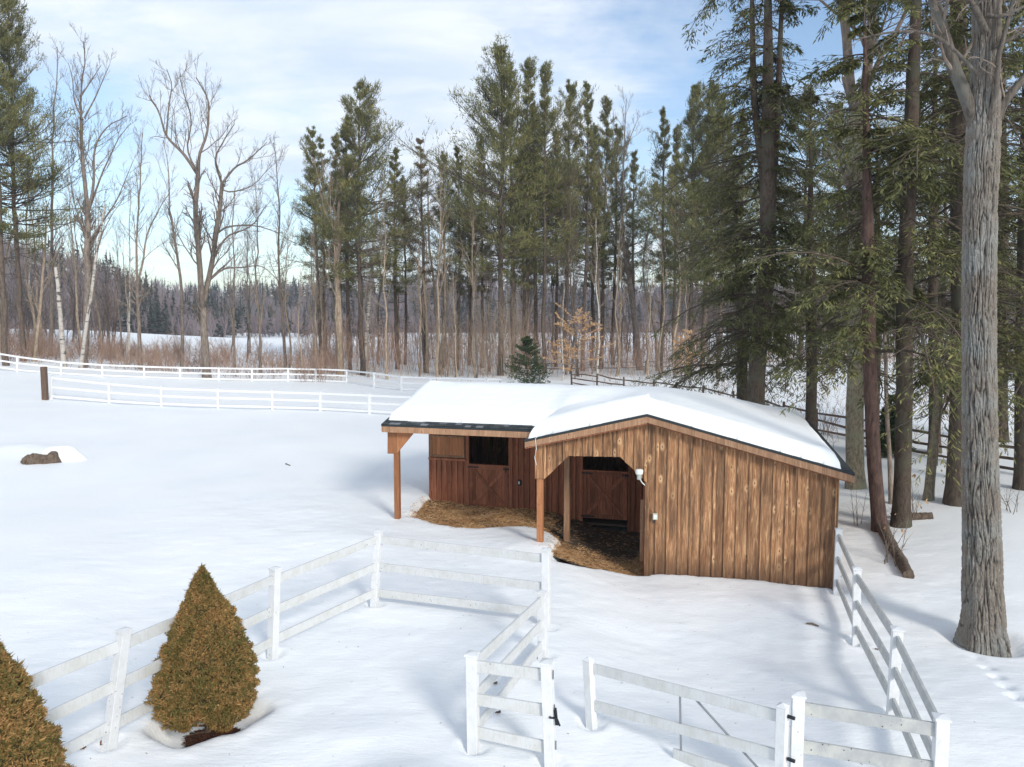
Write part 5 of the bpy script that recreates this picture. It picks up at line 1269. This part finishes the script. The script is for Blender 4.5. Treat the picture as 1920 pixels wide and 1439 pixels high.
n = 420; mb = MB(); Y = rng.uniform(7, 24, n); px = rng.uniform(20, 1900, n); x = (px - 960) / F * Y; k = (poly_sd(x, Y) < -.15); x, Y = x[k], Y[k]; n = len(x); a = rng.uniform(0, 6.28, n)
blades(mb, np.stack([x, Y, Tfull(x, Y) + .006], 1), np.stack([np.cos(a), np.sin(a), np.zeros(n)], 1), rng.uniform(.01, .05, n) * (Y / 9) ** .5, rng.uniform(.006, .014, n), normal=np.array([[0, 0, 1.]]).repeat(n, 0), shape='quad')
tag(mb.build('snow_litter', M['deadwood']), 'tiny twigs and seed scales sprinkled over the snow', 'litter', kind='stuff')

# ================================================================== light, sky, camera
EL = math.radians(27); AZ = math.radians(152)           # azimuth from +Y towards +X
sv = Vector((math.sin(AZ) * math.cos(EL), math.cos(AZ) * math.cos(EL), math.sin(EL)))
sun = bpy.data.lights.new('sun', 'SUN'); sun.energy = 2.35; sun.angle = math.radians(13); sun.color = (1, .94, .85)
so = bpy.data.objects.new('sun', sun); COL.objects.link(so); so.rotation_euler = (-sv).to_track_quat('-Z', 'Y').to_euler(); so.location = sv * 50
w = bpy.data.worlds.new('World'); scene.world = w; w.use_nodes = True; nt = w.node_tree
bg = nt.nodes['Background']; out = nt.nodes['World Output']
sky = nt.nodes.new('ShaderNodeTexSky'); sky.sky_type = 'NISHITA'; sky.sun_disc = False; sky.sun_elevation = EL; sky.sun_rotation = AZ; sky.air_density = 1.0; sky.dust_density = .6; sky.ozone_density = 1.5
nt.links.new(sky.outputs[0], bg.inputs[0]); bg.inputs[1].default_value = .15
tc = nt.nodes.new('ShaderNodeTexCoord')
def vmath(op, a, b=None):
    x = nt.nodes.new('ShaderNodeVectorMath'); x.operation = op
    for i, s in enumerate((a, b)):
        if s is None: continue
        if hasattr(s, 'is_output'): nt.links.new(s, x.inputs[i])
        else: x.inputs[i].default_value = s
    return x
def fm(op, a, b=None, clamp=False):
    x = nt.nodes.new('ShaderNodeMath'); x.operation = op; x.use_clamp = clamp
    for i, s in enumerate((a, b)):
        if s is None: continue
        if hasattr(s, 'is_output'): nt.links.new(s, x.inputs[i])
        else: x.inputs[i].default_value = s
    return x.outputs[0]
sep = nt.nodes.new('ShaderNodeSeparateXYZ'); nt.links.new(tc.outputs['Generated'], sep.inputs[0])
den = fm('ADD', fm('MAXIMUM', sep.outputs[2], 0.0), .16)
cmb = nt.nodes.new('ShaderNodeCombineXYZ'); nt.links.new(fm('DIVIDE', sep.outputs[0], den), cmb.inputs[0]); nt.links.new(fm('DIVIDE', sep.outputs[1], den), cmb.inputs[1])
def wnoise(scale, detail, rough, off, stretch=(1, 1, 1)):
    mp = nt.nodes.new('ShaderNodeMapping'); mp.inputs['Location'].default_value = off; mp.inputs['Scale'].default_value = stretch; nt.links.new(cmb.outputs[0], mp.inputs[0])
    x = nt.nodes.new('ShaderNodeTexNoise'); x.inputs['Scale'].default_value = scale; x.inputs['Detail'].default_value = detail; x.inputs['Roughness'].default_value = rough; x.inputs['Distortion'].default_value = .4
    nt.links.new(mp.outputs[0], x.inputs['Vector']); return x.outputs['Fac']
cover = fm('ADD', wnoise(1.7, 8, .58, (3.1, 1.7, 0)), fm('MULTIPLY', wnoise(4.5, 6, .6, (7, 2, 0), (1, 1.8, 1)), .35))
def lobe(px, py, width, amt):
    d = ray(px, py); d = d / np.linalg.norm(d)
    dot = vmath('DOT_PRODUCT', tc.outputs['Generated'], tuple(d)).outputs['Value']
    mr = nt.nodes.new('ShaderNodeMapRange'); mr.interpolation_type = 'SMOOTHSTEP'; nt.links.new(dot, mr.inputs[0])
    mr.inputs[1].default_value = math.cos(math.radians(width)); mr.inputs[2].default_value = 1; mr.inputs[3].default_value = 0; mr.inputs[4].default_value = amt; return mr.outputs[0]
for px, py, wd, am in ((240, 470, 20, -.36), (40, 340, 10, -.14), (1560, 90, 28, -.40), (700, 510, 10, -.2), (100, 60, 22, .10), (800, 200, 22, .10)):
    cover = fm('ADD', cover, lobe(px, py, wd, am))
zen = nt.nodes.new('ShaderNodeMapRange'); nt.links.new(sep.outputs[2], zen.inputs[0]); zen.inputs[1].default_value = .45; zen.inputs[2].default_value = .85; zen.inputs[3].default_value = 0; zen.inputs[4].default_value = -.22
cover = fm('ADD', cover, zen.outputs[0])
mr = nt.nodes.new('ShaderNodeMapRange'); mr.interpolation_type = 'SMOOTHSTEP'; nt.links.new(cover, mr.inputs[0]); mr.inputs[1].default_value = .18; mr.inputs[2].default_value = .74
cr = nt.nodes.new('ShaderNodeValToRGB'); e = cr.color_ramp.elements; e[0].position = .3; e[0].color = (.58, .68, .84, 1); e[1].position = .60; e[1].color = (.82, .86, .90, 1)
nt.links.new(wnoise(1.6, 6, .55, (1.3, 5.2, 0), (1, 2.0, 1)), cr.inputs[0])
bg2 = nt.nodes.new('ShaderNodeBackground'); nt.links.new(cr.outputs[0], bg2.inputs[0]); bg2.inputs[1].default_value = 1.0
ms = nt.nodes.new('ShaderNodeMixShader'); nt.links.new(fm('MULTIPLY', mr.outputs[0], .93), ms.inputs[0]); nt.links.new(bg.outputs[0], ms.inputs[1]); nt.links.new(bg2.outputs[0], ms.inputs[2]); nt.links.new(ms.outputs[0], out.inputs[0])

cam = bpy.data.cameras.new('camera'); co = bpy.data.objects.new('camera', cam); COL.objects.link(co)
co.location = (0, 0, CH); co.rotation_euler = (math.pi / 2 - PITCH, 0, 0)
cam.sensor_fit = 'HORIZONTAL'; cam.sensor_width = 36; cam.lens = 36 * F / 1920; cam.clip_start = .1; cam.clip_end = 6000
scene.camera = co
vs = scene.view_settings; vs.view_transform = 'Standard'; vs.look = 'None'; vs.exposure = 0.36; vs.gamma = 1
# the winter air between here and the hills
mb = MB(); mb.box(-1500, 1500, -70, 1500, -6, 62); hz = mb.build('haze', None); tag(hz, kind='stuff')
hm = bpy.data.materials.new('haze_air'); hm.use_nodes = True; hn = hm.node_tree; hn.nodes.remove(hn.nodes['Principled BSDF'])
pv = hn.nodes.new('ShaderNodeVolumePrincipled'); pv.inputs['Color'].default_value = (.80, .87, .98, 1); pv.inputs['Density'].default_value = .0005; pv.inputs['Anisotropy'].default_value = .2
hn.links.new(pv.outputs[0], hn.nodes['Material Output'].inputs['Volume']); hz.data.materials.append(hm)
